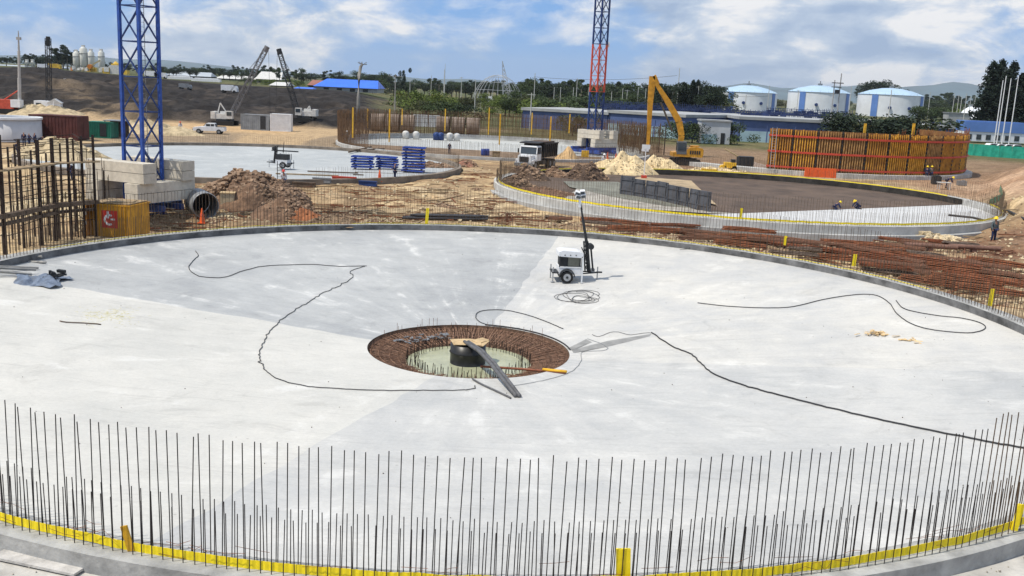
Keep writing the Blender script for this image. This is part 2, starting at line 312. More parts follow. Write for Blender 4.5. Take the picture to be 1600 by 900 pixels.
# ------------------------------------------------------------------ concrete slab materials
def slabmat(name, hi, lo, bias=0., centre=T1, radial=6., bands=.5, scuff=.5):
    m = bpy.data.materials.new(name); m.use_nodes = True; t = m.node_tree; b = t.nodes['Principled BSDF']; b.inputs['Roughness'].default_value = .75; b.inputs['Specular IOR Level'].default_value = .25
    def nd(ty, **k):
        n = t.nodes.new(ty)
        for a, v in k.items(): setattr(n, a, v)
        return n
    def mt(op, a, bb=None, c=None, clamp=False):
        n = nd('ShaderNodeMath', operation=op, use_clamp=clamp)
        for i, v in enumerate((a, bb, c)):
            if v is None: continue
            if isinstance(v, (int, float)): n.inputs[i].default_value = v
            else: t.links.new(v, n.inputs[i])
        return n.outputs[0]
    def noise(vec, s, d=5, r=.6, dist=0.):
        n = nd('ShaderNodeTexNoise'); n.inputs['Scale'].default_value = s; n.inputs['Detail'].default_value = d; n.inputs['Roughness'].default_value = r; n.inputs['Distortion'].default_value = dist; t.links.new(vec, n.inputs[0]); return n.outputs[0]
    def ramp(v, pts):
        r = nd('ShaderNodeValToRGB'); e = r.color_ramp.elements
        while len(e) < len(pts): e.new(.5)
        for q, (p, c) in zip(e, pts): q.position = p; q.color = c if isinstance(c, tuple) else (c, c, c, 1)
        t.links.new(v, r.inputs[0]); return r.outputs[0]
    ge = nd('ShaderNodeNewGeometry'); su = nd('ShaderNodeVectorMath', operation='SUBTRACT'); t.links.new(ge.outputs['Position'], su.inputs[0]); su.inputs[1].default_value = (centre[0], centre[1], 0)
    sp = nd('ShaderNodeSeparateXYZ'); t.links.new(su.outputs[0], sp.inputs[0]); x, y = sp.outputs[0], sp.outputs[1]
    rr = mt('SQRT', mt('ADD', mt('MULTIPLY', x, x), mt('MULTIPLY', y, y))); th = mt('ARCTAN2', y, x)
    cv = nd('ShaderNodeCombineXYZ'); t.links.new(mt('MULTIPLY', th, radial), cv.inputs[0]); t.links.new(mt('MULTIPLY', rr, .10), cv.inputs[1])
    cb = nd('ShaderNodeCombineXYZ'); t.links.new(mt('MULTIPLY', th, 1.3), cb.inputs[0]); t.links.new(mt('MULTIPLY', rr, .42), cb.inputs[1])
    big = noise(ge.outputs['Position'], .11, 4, .55, .6); med = noise(ge.outputs['Position'], .55, 6, .65, 1.0); rad = noise(cv.outputs[0], 1.6, 6, .65); ban = noise(cb.outputs[0], 1., 4, .6, .4); fine = noise(ge.outputs['Position'], 9, 4, .7)
    s = mt('ADD', mt('ADD', mt('MULTIPLY', big, .32), mt('MULTIPLY', med, .22)), mt('ADD', mt('MULTIPLY', rad, .26), mt('MULTIPLY', ban, .20)))
    s = mt('ADD', s, bias)
    c = ramp(s, [(.40, (*lo, 1)), (.50, tuple((a+b_)/2 for a, b_ in zip(hi, lo))+(1,)), (.60, (*hi, 1))])
    sc1 = ramp(mt('ADD', mt('MULTIPLY', rad, .6), mt('MULTIPLY', med, .4)), [(.55, 0.), (.635, scuff*.9)])
    mx = nd('ShaderNodeMix', data_type='RGBA'); t.links.new(sc1, mx.inputs[0]); t.links.new(c, mx.inputs[6]); mx.inputs[7].default_value = (.66, .655, .63, 1)
    f2 = ramp(fine, [(.3, .92), (.7, 1.04)]); m2 = nd('ShaderNodeMix', data_type='RGBA', blend_type='MULTIPLY'); m2.inputs[0].default_value = 1; t.links.new(mx.outputs[2], m2.inputs[6]); t.links.new(f2, m2.inputs[7])
    vo = nd('ShaderNodeTexVoronoi'); vo.inputs['Scale'].default_value = .9; vo.inputs['Randomness'].default_value = 1; t.links.new(ge.outputs['Position'], vo.inputs[0])
    
    # wet, tracked and swept marks: long thin scratches and soft dark blotches
    sc_ = nd('ShaderNodeMapping'); sc_.inputs['Scale'].default_value = (.25, 2.6, 1); sc_.inputs['Rotation'].default_value = (0, 0, .35); t.links.new(ge.outputs['Position'], sc_.inputs[0]); scr = noise(sc_.outputs[0], 1.7, 7, .72, .8)
    blo = noise(ge.outputs['Position'], .32, 8, .72, 1.6); swp = ramp(scr, [(.36, .90), (.46, 1.), (.60, 1.), (.70, 1.06)]); bl2 = ramp(blo, [(.33, .86), (.42, .97), (.55, 1.), (.72, 1.04)])
    mA = nd('ShaderNodeMix', data_type='RGBA', blend_type='MULTIPLY'); mA.inputs[0].default_value = 1; t.links.new(m2.outputs[2], mA.inputs[6]); t.links.new(swp, mA.inputs[7])
    mB_ = nd('ShaderNodeMix', data_type='RGBA', blend_type='MULTIPLY'); mB_.inputs[0].default_value = 1; t.links.new(mA.outputs[2], mB_.inputs[6]); t.links.new(bl2, mB_.inputs[7]); m2 = mB_
    sp2 = ramp(vo.outputs['Distance'], [(.02, .7), (.05, 1.)]); m3 = nd('ShaderNodeMix', data_type='RGBA', blend_type='MULTIPLY'); m3.inputs[0].default_value = 1; t.links.new(m2.outputs[2], m3.inputs[6]); t.links.new(sp2, m3.inputs[7])
    t.links.new(m3.outputs[2], b.inputs['Base Color'])
    bp = nd('ShaderNodeBump'); bp.inputs['Strength'].default_value = .15; bp.inputs['Distance'].default_value = .03; t.links.new(med, bp.inputs['Height']); t.links.new(bp.outputs[0], b.inputs['Normal'])
    return m
# ------------------------------------------------------------------ the near tank
SL = 'starter bars'
tank1 = thing('settling_tank', 'huge round pale concrete tank floor sloping to a central pit, nearest the camera', 'concrete tank', (T1[0], T1[1], 0))
def pang(px, py):
    P = hit(px, py); return math.atan2(P.y-PIT[1], P.x-PIT[0])
edges = [pang(820, 440), pang(160, 458), pang(430, 735), pang(1480, 579), pang(1000, 531)]
e1 = sorted([a % (2*math.pi) for a in edges])
back_left = (pang(820, 440) % (2*math.pi), pang(160, 458) % (2*math.pi))
WH = (.585, .56, .505); WB = (.60, .61, .61); GR = (.385, .405, .42); GB = (.43, .45, .47)
slm = {0: slabmat('slab_back_right', (.585, .565, .515), (.43, .435, .435), .01), 1: slabmat('slab_back_left', (.465, .47, .46), (.32, .33, .335), -.0, scuff=.75),
       2: slabmat('slab_left', (.585, .57, .525), (.48, .475, .445), .02), 3: slabmat('slab_front', (.555, .545, .515), (.405, .41, .405), .0), 4: slabmat('slab_right', (.59, .57, .52), (.45, .45, .44), .0)}
def wedge(a0, a1, n):
    mb = MB(); vs = []; K = 60
    for i in range(n+1):
        a = a0+(a1-a0)*i/n; c, s_ = math.cos(a), math.sin(a); eg = (a0 if i == 0 else a1) if i in (0, n) else None
        dx, dy = PIT[0]-T1[0], PIT[1]-T1[1]; bq = dx*c+dy*s_; ro = -bq+math.sqrt(bq*bq-(dx*dx+dy*dy-22.99**2))
        for k in range(K+1):
            rr = PIT[2]+(ro-PIT[2])*k/K
            if eg is not None: q = eg+.5*(float(vn(rr, (eg % 6.2832)*9, 1.1, 61))-.5)/rr*.5*(0 if k in (0, K) else 1); c, s_ = math.cos(q), math.sin(q)
            x = dx+c*rr; y = dy+s_*rr; r = math.hypot(x, y); t = min(1, max(0, (r-PIT[2])/(22.95-PIT[2])))
            vs.append((x, y, PZ+(EZ-PZ)*t))
    mb.add(vs, [(i*(K+1)+k, i*(K+1)+k+1, (i+1)*(K+1)+k+1, (i+1)*(K+1)+k) for i in range(n) for k in range(K)], True); return mb
for i in range(5):
    a0 = e1[i]; a1 = e1[(i+1) % 5]; a1 += 2*math.pi if a1 < a0 else 0; am = ((a0+a1)/2) % (2*math.pi)
    mid = math.degrees(am); k = 0 if 20 < mid < 75 else 1 if 75 <= mid < 160 else 2 if 160 <= mid < 235 else 3 if 235 <= mid < 345 else 4
    wedge(a0, a1, max(8, int((a1-a0)*30))).build('floor_panel', slm[k], tank1)
# dark joint bed under the panels
mb = MB(); mb.lathe([(23.2, -.75), (4.3, -2.35), (4.3, -3.2)], n=96); mb.build('footing_slab', dconc, tank1)
mb = MB().ring((0, 0, 0), 22.96, 23.82, -1.1, 0, 160); ringm = mb.build('kerb', conc, tank1)
mb = MB().lathe([(22.95, -.004), (22.95, EZ-.02)], n=160); mb.build('kerb_inner_face', dconc, tank1)  # inner kerb face in a darker grey than the kerb top
mb = MB().ring((0, 0, 0), 23.825, 24.75, -1.7, -.38, 160); mb.build('footing_ledge', mat('dusty_ledge_concrete', (.47, .45, .41), .95, .25, 1.1, bump=.5), tank1)
rb = random.Random(3)
def barmesh(name, h, r=.0105):
    return MB().cyl((0, 0, -.05), (0, 0, h), r, n=5, smooth=True).mesh(name, barm)
tall = barmesh('tall_bar', 2.42, .0108); short = barmesh('short_bar', 1.24, .0100); shorto = barmesh('short_outer_bar', 1.12, .0100)
NB = 684
rest = MB(); cnt = 0
def inview(P, h):
    d = Vector(P)-Vector((0, 0, CH)); z = d.dot(_f)
    if z < 1: return False
    x = 800+F*d.dot(CR)/z; return -6 < x < 1606
near = []
for i in range(NB):
    for (r, me, h, off) in ((23.16, tall, 2.62, 0), (23.28, short, 1.28, .5), (23.52, shorto, 1.18, .25)):
        a = 2*math.pi*(i+off+rb.uniform(-.08, .08))/NB; x = r*math.cos(a); y = r*math.sin(a)
        tx = rb.gauss(0, .012); ty = rb.gauss(0, .012); sh = rb.uniform(.97, 1.015)
        isn = y < 0 and inview((T1[0]+x, T1[1]+y, .5), h)
        if r < 23.3 and r > 23.2 and not isn and i % 2: continue
        if isn: near.append((math.hypot(T1[0]+x, T1[1]+y), me, x, y, tx, ty, sh))
        else: rest.cyl((x, y, -.05), (x+ty*h, y-tx*h, h*sh*.92), .0115, n=4, cap=False)
near.sort(key=lambda q: q[0])
for k, (d_, me, x, y, tx, ty, sh) in enumerate(near):
    if k < 300: link('rebar', me, tank1, (x, y, 0), (tx, ty, 0), (1, 1, sh))
    else: rest.cyl((x, y, -.05), (x+ty*2.4, y-tx*2.4, (2.62 if me is tall else 1.2)*sh), .0115, n=4, cap=False)
rest.build('far_rebars', mat('far_rebar_steel', (.11, .075, .05), .8, .3, 5), tank1, kind='stuff')
# tape strip threaded behind the outer bars
def tape(c, r, z0, z1, a0, a1, n, label, group, wob=.02, gaps=()):
    mb = MB(); rr = random.Random(5); vs = []
    for i in range(n+1):
        a = a0+(a1-a0)*i/n; q = wob*(vn(a*40, 0, 1, 9)-.5)*2; q2 = r+.005*(1 if i % 2 else -1)+.012*(float(vn(a*90, 0, 1, 12))-.5)
        for (k, zz_) in ((-.004, z0+q), (-.004, z1+q), (.004, z1+q), (.004, z0+q)): vs.append(((q2+k)*math.cos(a), (q2+k)*math.sin(a), float(zz_)))
    mb.add(vs, [(i*4+k, i*4+4+k, i*4+4+(k+1) % 4, i*4+(k+1) % 4) for i in range(n) for k in range(4)])
    return tag(mb.build('barrier_tape', tapem, None, c), label, 'tape', group)
tape((T1[0], T1[1], 0), 23.40, .012, .19, R_(200), R_(340), 900, 'wide yellow tape strip running along the near kerb behind the front row of bars', None)
tape((T1[0], T1[1], 0), 23.40, .02, .06, R_(20), R_(160), 400, 'thin yellow tape along the far kerb of the nearest tank', None)
def marker(px, py, h, wd, lean, label, z=0., name='marker_stake', m=tapem, n2=.04):
    P = atz(px, py, z); mb = MB().box((0, 0, h/2), (wd, n2, h), ry=lean); return tag(mb.build(name, m, None, P), label, 'stake', None)
marker(200, 861, .52, .13, -.25, 'bent orange yellow stake on the near kerb at the lower left', m=ywood)
marker(972, 908, .66, .27, -.06, 'wide bright yellow board standing on the near kerb at the bottom centre')
marker(1587, 829, .62, .14, .12, 'yellow stake with tape on the near kerb at the far right edge')
for (px, py, s_, lab) in ((667, 350, 1.15, 'tall yellow board beside the stack of dark pipes behind the far kerb'), (1226, 381+2, .65, 'yellow flag stake on the far kerb in front of the rust bundles'),
        (1334, 416, .75, 'yellow flag stake on the far kerb right of the bundle bend'), (1547, 478, .9, 'yellow stake on the far kerb nearest the right edge'), (1157, 342, .9, 'small yellow flag on the near rim of the brown floored tank'), ):
    marker(px, py, s_*.9, .19, .05, lab)
# plank and rubble on the ledge
P = atz(60, 882, -.36); tag(MB().box((0, 0, .04), (1.9, .32, .05), rz=-.28).build('plank', mat('grey_plank', (.5, .48, .45), .9, .2, 3, bump=.4), None, P), 'weathered grey plank lying on the ledge below the near kerb', 'plank')
lg = MB(); rr = random.Random(9)
for i in range(260):
    a = R_(rr.uniform(205, 335)); r = rr.uniform(23.9, 24.7); s_ = rr.choice((.015, .02, .03, .05)); lg.blob((r*math.cos(a)+T1[0], r*math.sin(a)+T1[1], -.37+s_*.4), s_, n=5, rnd=rr)
lg.build('gravel_crumbs', mat('crumb_stone', (.45, .40, .33), .95, .3, 3), None, kind='stuff')
# ------------------------------------------------------------------ central pit
brownmud = mat('rusty_mud', (.17, .105, .07), .95, .4, 3, bump=.6)
pit = thing('sump_pit', 'round pit in the middle of the slab lined with rusty bars around green water', 'pit', (PIT[0], PIT[1], 0))
mb = MB().lathe([(PIT[2], PZ), (PIT[2], PZ-.22), (4.12, PZ-.24), (3.3, -2.30), (2.45, -2.50), (2.3, -3.1), (0, -3.1)], n=96); mb.build('pit_lining', brownmud, pit)
wm_ = mat('murky_green_water', (.40, .41, .27), .22, .15, 1.2, spec=.5)
MB().lathe([(2.62, 0), (0, 0)], n=64).build('water', wm_, pit, (0, 0, -2.43))
rp = random.Random(11); prt = mat('pit_rust_bar', (.34, .20, .13), .85, .4, 9, col2=(.07, .04, .03))
radm = MB().cyl((0, 0, 0), (-1.55, 0, -.34), .018, n=4).mesh('radial_bar', prt); vert = MB().cyl((0, 0, 0), (0, 0, .48), .017, n=4).mesh('upright_bar', mat('brown_bar', (.035, .024, .02), .8, .3, 5))
for k in range(150):
    a = 2*math.pi*(k+rp.uniform(-.2, .2))/150; link('rebar', radm, pit, (4.19*math.cos(a), 4.19*math.sin(a), PZ-.13+rp.uniform(-.02, .03)), (rp.gauss(0, .03), rp.gauss(0, .03), a+rp.gauss(0, .05)))
for k in range(150):
    a = 2*math.pi*(k+rp.uniform(-.3, .3))/150; link('rebar', vert, pit, ((2.58-.32*(k % 2))*math.cos(a), (2.58-.32*(k % 2))*math.sin(a), -2.5), (rp.gauss(0, .08), rp.gauss(0, .08), 0), (1, 1, rp.uniform(.8, 1.15)))
mb = MB()
for (r, z, n) in ((3.75, -2.16, 190), (3.3, -2.27, 170), (2.95, -2.35, 150), (4.08, -2.1, 200)):
    for k in range(n):
        a = 2*math.pi*(k+rp.uniform(-.4, .4))/n; h = rp.uniform(.12, .34); mb.cyl((r*math.cos(a), r*math.sin(a), z-.05), ((r-.03)*math.cos(a), (r-.03)*math.sin(a), z+h), .010, n=4, cap=False)
    mb.tube([(r*math.cos(2*math.pi*i/72), r*math.sin(2*math.pi*i/72), z+.1) for i in range(73)], .013, 4)
for k in range(160):
    a = 2*math.pi*(k+rp.random())/160; mb.cyl((4.15*math.cos(a), 4.15*math.sin(a), PZ-.12), (2.7*math.cos(a+.04), 2.7*math.sin(a+.04), -2.36), .011, n=4, cap=False)
for k in range(22):
    a = rp.uniform(.6, 2.7); mb.cyl((4.2*math.cos(a), 4.2*math.sin(a), PZ-.3), (4.2*math.cos(a), 4.2*math.sin(a), PZ+rp.choice((.12, .2, .36))), .011, n=4, cap=False)
mb.build('bar_mat', prt, pit, kind='stuff')
mb = MB()
for k in range(40):
    a = rp.uniform(1.9, 2.7); r = rp.uniform(2.9, 3.8); mb.box((r*math.cos(a), r*math.sin(a), -2.15+rp.uniform(-.05, .1)), (rp.uniform(.1, .3), rp.uniform(.05, .2), .03), rz=rp.uniform(0, 3), rx=rp.uniform(-.5, .5))
mb.build('scrap', grey, pit, kind='stuff')
C0 = on(731, 556, Vector((0, PIT[1]+.0, 0))); tb = thing('pump_tub', 'black round tub under a plywood lid standing in the green pit water', 'tub', (C0.x, PIT[1]-.05, -2.6))
mb = MB().lathe([(.0, 0), (.72, 0), (.74, .1), (.78, .12), (.74, .15), (.74, .62), (.78, .65), (.74, .68), (.74, 1.0), (.66, 1.0), (.66, .3)], n=32); mb.build('drum', mat('wet_black_drum', (.025, .025, .026), .35, .3, 3), tb)
for (q, dx, dy, w_, d_, rz) in ((0, -.25, .1, .9, .95, .25), (1, .35, .0, .85, .8, -.3), (2, .0, -.25, 1.1, .5, .1), (3, .5, .2, .7, .4, .9)):
    MB().box((dx, dy, 1.02+.025*q), (w_, d_, .02), rz=rz, rx=.03*q).build('lid_board', ply, tb)
h0 = Vector((C0.x, PIT[1]-.2, -1.50)); e0 = hit(806, 622); e0.z += .07
for k, off in enumerate((0, .16)):
    m_ = (h0+e0)/2+Vector((0, 0, .12)); tag(MB().tube([h0+Vector((off-.15, 0, 0)), h0.lerp(m_, .5)+Vector((off, 0, .05)), m_+Vector((off, 0, .02)), m_.lerp(e0, .5)+Vector((off, 0, 0)), e0+Vector((off*.8, 0, 0))], .075, 10).build('discharge_hose', mat('grey_hose', (.12, .12, .125), .6, .25, 3), None), ('left' if k == 0 else 'right')+' of the two thick grey hoses leading out of the black tub', 'hose')
cab([(738, 592), (750, 600), (775, 613), (798, 624)], .035, 'thin grey tube on the slab standing in for the shadow of the thick hoses', .01, m=MATS['grey_hose'], name='hose_shadow') if 0 else None
a_, b_ = Vector((C0.x+.6, PIT[1]-1.0, -2.3)), hit(884, 585); b_.z += .05
tag(MB().tube([a_, a_.lerp(b_, .5)+Vector((0, 0, .02)), b_], .05, 6).build('timber_pole', mat('red_brown_pole', (.25, .09, .05), .8, .3, 3), None), 'red brown pole lying from the tub across the pit edge', 'pole')
tag(MB().tube([a_.lerp(b_, .74)+Vector((0, 0, .07)), b_+Vector((.02, 0, .05))], .06, 6).build('yellow_strip', ywood, None), 'yellow wrapped end piece of the pole on the right edge of the pit', 'strip')
# ------------------------------------------------------------------ cables on the slab
def cab(pts, r, label, wob=.05, m=cable, name='power_cable', seed=1, lift=.012):
    rr = random.Random(seed); P = [hit(*p) for p in pts]; out = []
    for i in range(len(P)-1):
        n = max(2, int((P[i+1]-P[i]).length/.22))
        p0 = P[max(i-1, 0)]; p1 = P[i]; p2 = P[i+1]; p3 = P[min(i+2, len(P)-1)]
        for k in range(n):
            t = k/n; q = .5*((2*p1)+(p2-p0)*t+(2*p0-5*p1+4*p2-p3)*t*t+(3*p1-p0-3*p2+p3)*t**3)
            x = q.x+rr.gauss(0, wob*.45); y = q.y+rr.gauss(0, wob*.45); out.append((x, y, float(surf(x, y))+r+lift))
    e = P[-1]; out.append((e.x, e.y, e.z+r))
    return tag(MB().tube(out, r, 6).build(name, m), label, 'cable')
cab([(305, 393), (310, 400), (300, 410), (295, 420), (305, 430), (320, 434), (350, 434), (380, 424), (410, 417), (450, 415), (490, 414), (530, 417), (573, 416)], .018, 'black cable curling across the grey back left of the slab', .03)
cab([(568, 417), (548, 425), (552, 432), (545, 440), (520, 452), (500, 462), (470, 480), (440, 500), (420, 520), (408, 545), (405, 560), (410, 572), (425, 588), (445, 597), (480, 605), (540, 609), (600, 611), (730, 610), (742, 603)], .016, 'long black cable looping round the left of the pit', .07, seed=2)
cab([(880, 515), (840, 498), (800, 487), (770, 485), (750, 488), (743, 495), (748, 503), (765, 509), (790, 514), (812, 514)], .018, 'short looped black cable just behind the pit', .02, seed=3)
cab([(1018, 521), (1050, 542), (1080, 555), (1110, 582), (1150, 600), (1200, 614), (1300, 640), (1400, 663), (1500, 683), (1600, 702), (1680, 716)], .026, 'thick black cable running from beside the pit to the right edge', .05, seed=4)
cab([(1090, 474), (1140, 480), (1200, 482), (1240, 480), (1290, 468), (1340, 461), (1370, 463), (1390, 475), (1400, 490), (1420, 505), (1450, 515), (1500, 521), (1525, 520), (1540, 513), (1530, 505), (1500, 498), (1470, 495), (1430, 488), (1410, 482), (1400, 470)], .02, 'long black cable with a wide loop on the right of the slab', .01, seed=5)
cab([(925, 523), (933, 527), (943, 525), (953, 520), (966, 520), (985, 524), (1005, 521), (1018, 521)], .010, 'thin wavy cable right of the pit above the darker strips', .03, seed=6)
cab([(918, 530), (935, 536), (950, 545), (940, 549), (910, 551), (908, 565), (895, 580), (870, 590), (840, 597), (800, 604)], .010, 'thin light cable curving round the right side of the pit', .03, seed=7, m=grey)
tr_ = [(T1[0]*0+PIT[0]+4.3*math.cos(a), PIT[1]+4.3*math.sin(a), PZ+.04) for a in [1.45-.04*k for k in range(34)]]
tag(MB().tube(tr_, .03, 6).build('power_cable', cable), 'black cable lying along the far right edge of the pit', 'cable')
rc = random.Random(4); pts = []
cc = hit(905, 466)
for k in range(110):
    a = k*.36; q = .68+.26*math.sin(a*.37+1)+.16*math.sin(a*1.63)+.05*rc.random(); x = cc.x+1.05*q*math.cos(a)+.22*math.sin(k*.1)+.1*math.sin(a*2.3); y = cc.y+1.1*q*math.sin(a)+.3*math.cos(k*.13); pts.append((x, y, float(surf(x, y))+.02+.0002*k))
tag(MB().tube(pts, .011, 5).build('cable_coil', cable), 'loose coil of thin black cable on the slab in front of the light tower', 'cable')
cab([(93, 503), (104, 505), (130, 506), (158, 508)], .022, 'thin dark stick lying on the left of the slab', .01, m=dwood, name='stick')
cab([(1062, 391), (1072, 390), (1080, 388)], .012, 'short dark wire offcut lying on the slab behind the light tower', .01, name='wire_offcut')
mb = MB(); rr = random.Random(8)
for i in range(260):
    P = hit(170+rr.gauss(0, 22), 494+rr.gauss(0, 7)); a = rr.uniform(0, 3); l = rr.uniform(.05, .22); mb.cyl(P+Vector((0, 0, .006)), P+Vector((l*math.cos(a), l*math.sin(a)*.6, .012)), .004, n=3)
mb.build('straw', mat('straw', (.72, .66, .30), .9, .2, 4), None, kind='stuff')
for (px, py, n, w_, lab) in ((1368, 519, 40, 16, 'small heap of pale broken wood on the right of the slab'), (1421, 529, 16, 12, 'thin scatter of pale wood chips right of the wood heap')):
    c0 = hit(px, py+4); mb = MB()
    for i in range(n):
        x = rr.gauss(0, w_*.022); y = rr.gauss(0, .22); P = Vector((x, y, .03+max(0, .16-abs(x)*.3)*rr.random()*(n > 20))); mb.box(P, (rr.uniform(.1, .34), rr.uniform(.04, .12), .02), rz=rr.uniform(0, 3), rx=rr.uniform(-.4, .4))
    mb.build('wood_scraps', mat('fresh_wood', (.68, .50, .27), .8, .2, 5), None, c0, kind='stuff')
mb = MB()
for i in range(150):
    a = rr.uniform(0, 6.283); r = 4.6+18*math.sqrt(rr.random()); x = T1[0]+r*math.cos(a); y = T1[1]+r*math.sin(a); s_ = rr.choice((.010, .012, .016, .022)); mb.blob((x, y, float(surf(x, y))+s_*.5), s_, n=5, rnd=rr)
mb.build('crumbs', mat('dark_crumb', (.22, .20, .18), .95, .3, 3), None, kind='stuff')
cab([(738, 594), (752, 602), (775, 613), (798, 624)], .035, 'thin grey tube on the slab standing in for the shadow of the thick hoses', .01, m=MATS['grey_hose'], name='hose_shadow')  # tube added as the cast shadow of the two thick hoses
# thin sheets in a darker grey, right of the pit
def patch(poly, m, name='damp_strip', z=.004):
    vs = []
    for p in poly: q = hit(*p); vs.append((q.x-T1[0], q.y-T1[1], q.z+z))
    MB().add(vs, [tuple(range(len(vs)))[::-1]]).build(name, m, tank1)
damp = mat('dark_concrete', (.27, .265, .25), .5, .2, 1.5)
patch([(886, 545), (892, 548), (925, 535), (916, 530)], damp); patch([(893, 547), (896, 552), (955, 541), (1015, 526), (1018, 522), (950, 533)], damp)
# tarpaulin and pipes at the left edge
tarpm = mat('blue_grey_tarpaulin', (.16, .20, .27), .6, .3, 4, bump=.5)
for k, (y0, y1, x1) in enumerate(((408, 413, 72), (418, 422, 60), (429, 432, 50), (407, 407, 66), (424, 428, 56))):
    a_, b_ = hit(-60, y0), hit(x1, y1); a_.z += .09+.1*(k > 2); b_.z += .09+.1*(k > 2)
    tag(MB().cyl(a_, b_, .06, n=8).build('steel_pipe', mat('pale_steel_pipe', (.30, .29, .27), .5, .2, 3), None), 'steel pipe at the left edge, '+('farthest and longest', 'middle one of the lower layer', 'nearest one, ending short of the tarpaulin', 'farther one of the upper layer', 'nearer one of the upper layer')[k], 'pipe', 'steel pipes at the left edge of the slab')
c0 = hit(57, 446); n = 22; vs = []
for i in range(n):
    for j in range(n):
        u, v = i/(n-1), j/(n-1); x = -1.0+2.0*u; y = -.9+2.1*v; h = .42*max(0, math.sin(math.pi*min(1, v*1.15)))**.5*(.7+.3*math.sin(u*9+v*3))*math.sin(math.pi*(u*.8+.15))
        vs.append((x+.22*math.sin(v*7), y+.1*math.sin(u*11), max(.01, h+.10*(float(vn(x*10, y*10, 2.4, 3))-.5)*2)))
mb = MB().add(vs, [(i*n+j, (i+1)*n+j, (i+1)*n+j+1, i*n+j+1) for i in range(n-1) for j in range(n-1)]); tag(mb.build('tarpaulin', tarpm, None, c0+Vector((-.2, .6, 0))), 'crumpled blue grey tarpaulin thrown over pipes at the left edge of the slab', 'tarpaulin')
mb = MB()
for i in range(14): mb.box((rr.uniform(-.3, .35), rr.uniform(-.3, .4), rr.uniform(.05, .4)), (rr.uniform(.2, .5), rr.uniform(.1, .2), rr.uniform(.06, .15)), rz=rr.uniform(0, 3), rx=rr.uniform(-.5, .5))
tag(mb.build('clamp_pile', dark, None, hit(79, 441)+Vector((0, .3, 0))), 'dark pile of clamps and fittings beside the tarpaulin', 'fittings')
# ------------------------------------------------------------------ mobile light tower (large, on the slab)
B0 = hit(889, 442); lt = thing('light_tower', 'white mobile light tower trailer with raised dark mast standing on the slab', 'light tower', B0, R_(6))
alu = mat('galvanised_steel', (.42, .43, .44), .4, .15, 5, metal=.4)
mb = MB().box((.05, .55, .62), (1.25, 1.15, .34)); mb.box((.05, .55, .83), (1.28, 1.18, .05)); mb.build('body', white, lt)
mb = MB(); mb.prism([(-.62, 1.42), (.70, 1.36), (.70, 1.60), (.5, 1.68), (-.42, 1.74), (-.62, 1.66)], -.03, 1.13); mb.build('canopy', white, lt)
mb = MB().box((.05, .62, 1.13), (1.12, .9, .56)); mb.build('engine_bay', dark, lt)
MB().box((.22, .14, 1.14), (.62, .05, .50)).build('side_panel', mat('olive_grey_panel', (.16, .16, .13), .5, .2, 3), lt)
for x in (-.56, .64): MB().box((x, .0, 1.13), (.06, .06, .62)).build('corner_post', dark, lt)
for x in (-.3, 0., .3): MB().cyl((x, -.045, 1.50), (x, -.03, 1.50), .035, n=8).build('latch', dark, lt)
mb = MB()
for i in range(13):
    a = math.pi*i/12; b2 = math.pi*(i+1)/12
    if i < 12: mb.box((-.15+.40*math.cos((a+b2)/2), -.12, .36+.40*math.sin((a+b2)/2)), (.12, .26, .03), ry=-((a+b2)/2)+math.pi/2)
mb.build('mudguard', dark, lt)
for y in (-.12, 1.22):
    w_ = MB().cyl((-.15, y-.10, .33), (-.15, y+.10, .33), .33, n=24).build('wheel', tyre, lt); MB().cyl((-.15, y-.115, .33), (-.15, y+.1, .33), .20, n=20).build('rim', alu, w_); MB().cyl((-.15, y-.13, .33), (-.15, y-.1, .33), .07, n=10).build('hub', dark, w_)
for (x, y) in ((-.88, .1), (-.88, 1.0), (1.62, .55)):
    j = MB().cyl((x, y, .03), (x, y, .82), .035, n=8).build('jack', alu, lt); MB().cyl((x, y, 0), (x, y, .03), .11, n=10).build('foot', alu, j)
j = MB().box((.66, -.12, .70), (.07, .07, 1.4)).build('jack', white, lt); MB().cyl((.66, -.12, 0), (.66, -.12, .03), .11, n=10).build('foot', alu, j)
MB().box((-.75, .55, .52), (.35, 1.1, .06)).build('outrigger', dark, lt)
mb = MB().cyl((.6, .15, .48), (1.62, .55, .50), .04, n=6); mb.cyl((.6, .95, .48), (1.62, .55, .50), .04, n=6); mb.box((1.72, .55, .52), (.3, .09, .08)); mb.build('drawbar', dark, lt)
MB().box((1.35, .55, .62), (.18, .25, .18)).build('coupling', grey, lt)
def lattice(mb, a, b, w_, n, r=.018, rb_=.011, right=Vector((1, 0, 0))):
    a = Vector(a); b = Vector(b); d = (b-a).normalized(); u = (right-d*right.dot(d)).normalized(); v = d.cross(u); cs = [(-1, -1), (1, -1), (1, 1), (-1, 1)]; P = lambda t, c: a+(b-a)*t+u*c[0]*w_/2+v*c[1]*w_/2
    for c in cs: mb.cyl(P(0, c), P(1, c), r, n=4, smooth=False)
    for i in range(n):
        for k in range(4):
            c, c2 = cs[k], cs[(k+1) % 4]; s_ = (i+k) % 2; mb.cyl(P(i/n, c if s_ else c2), P((i+1)/n, c2 if s_ else c), rb_, n=3, cap=False); mb.cyl(P((i+1)/n, c), P((i+1)/n, c2), rb_, n=3, cap=False)
mb = MB(); mb.cyl((1.12, .45, .55), (.92, .45, 2.05), .11, .10, n=6); lattice(mb, (1.02, .45, .6), (.86, .45, 2.2), .22, 7, .03, .02); mb.build('mast_base', dark, lt)
mb = MB(); mb.cyl((.96, .45, 1.9), (.60, .45, 3.5), .085, .07, n=6); mb.cyl((.62, .45, 3.4), (.42, .45, 4.45), .055, .045, n=6); mb.build('mast', dark, lt)
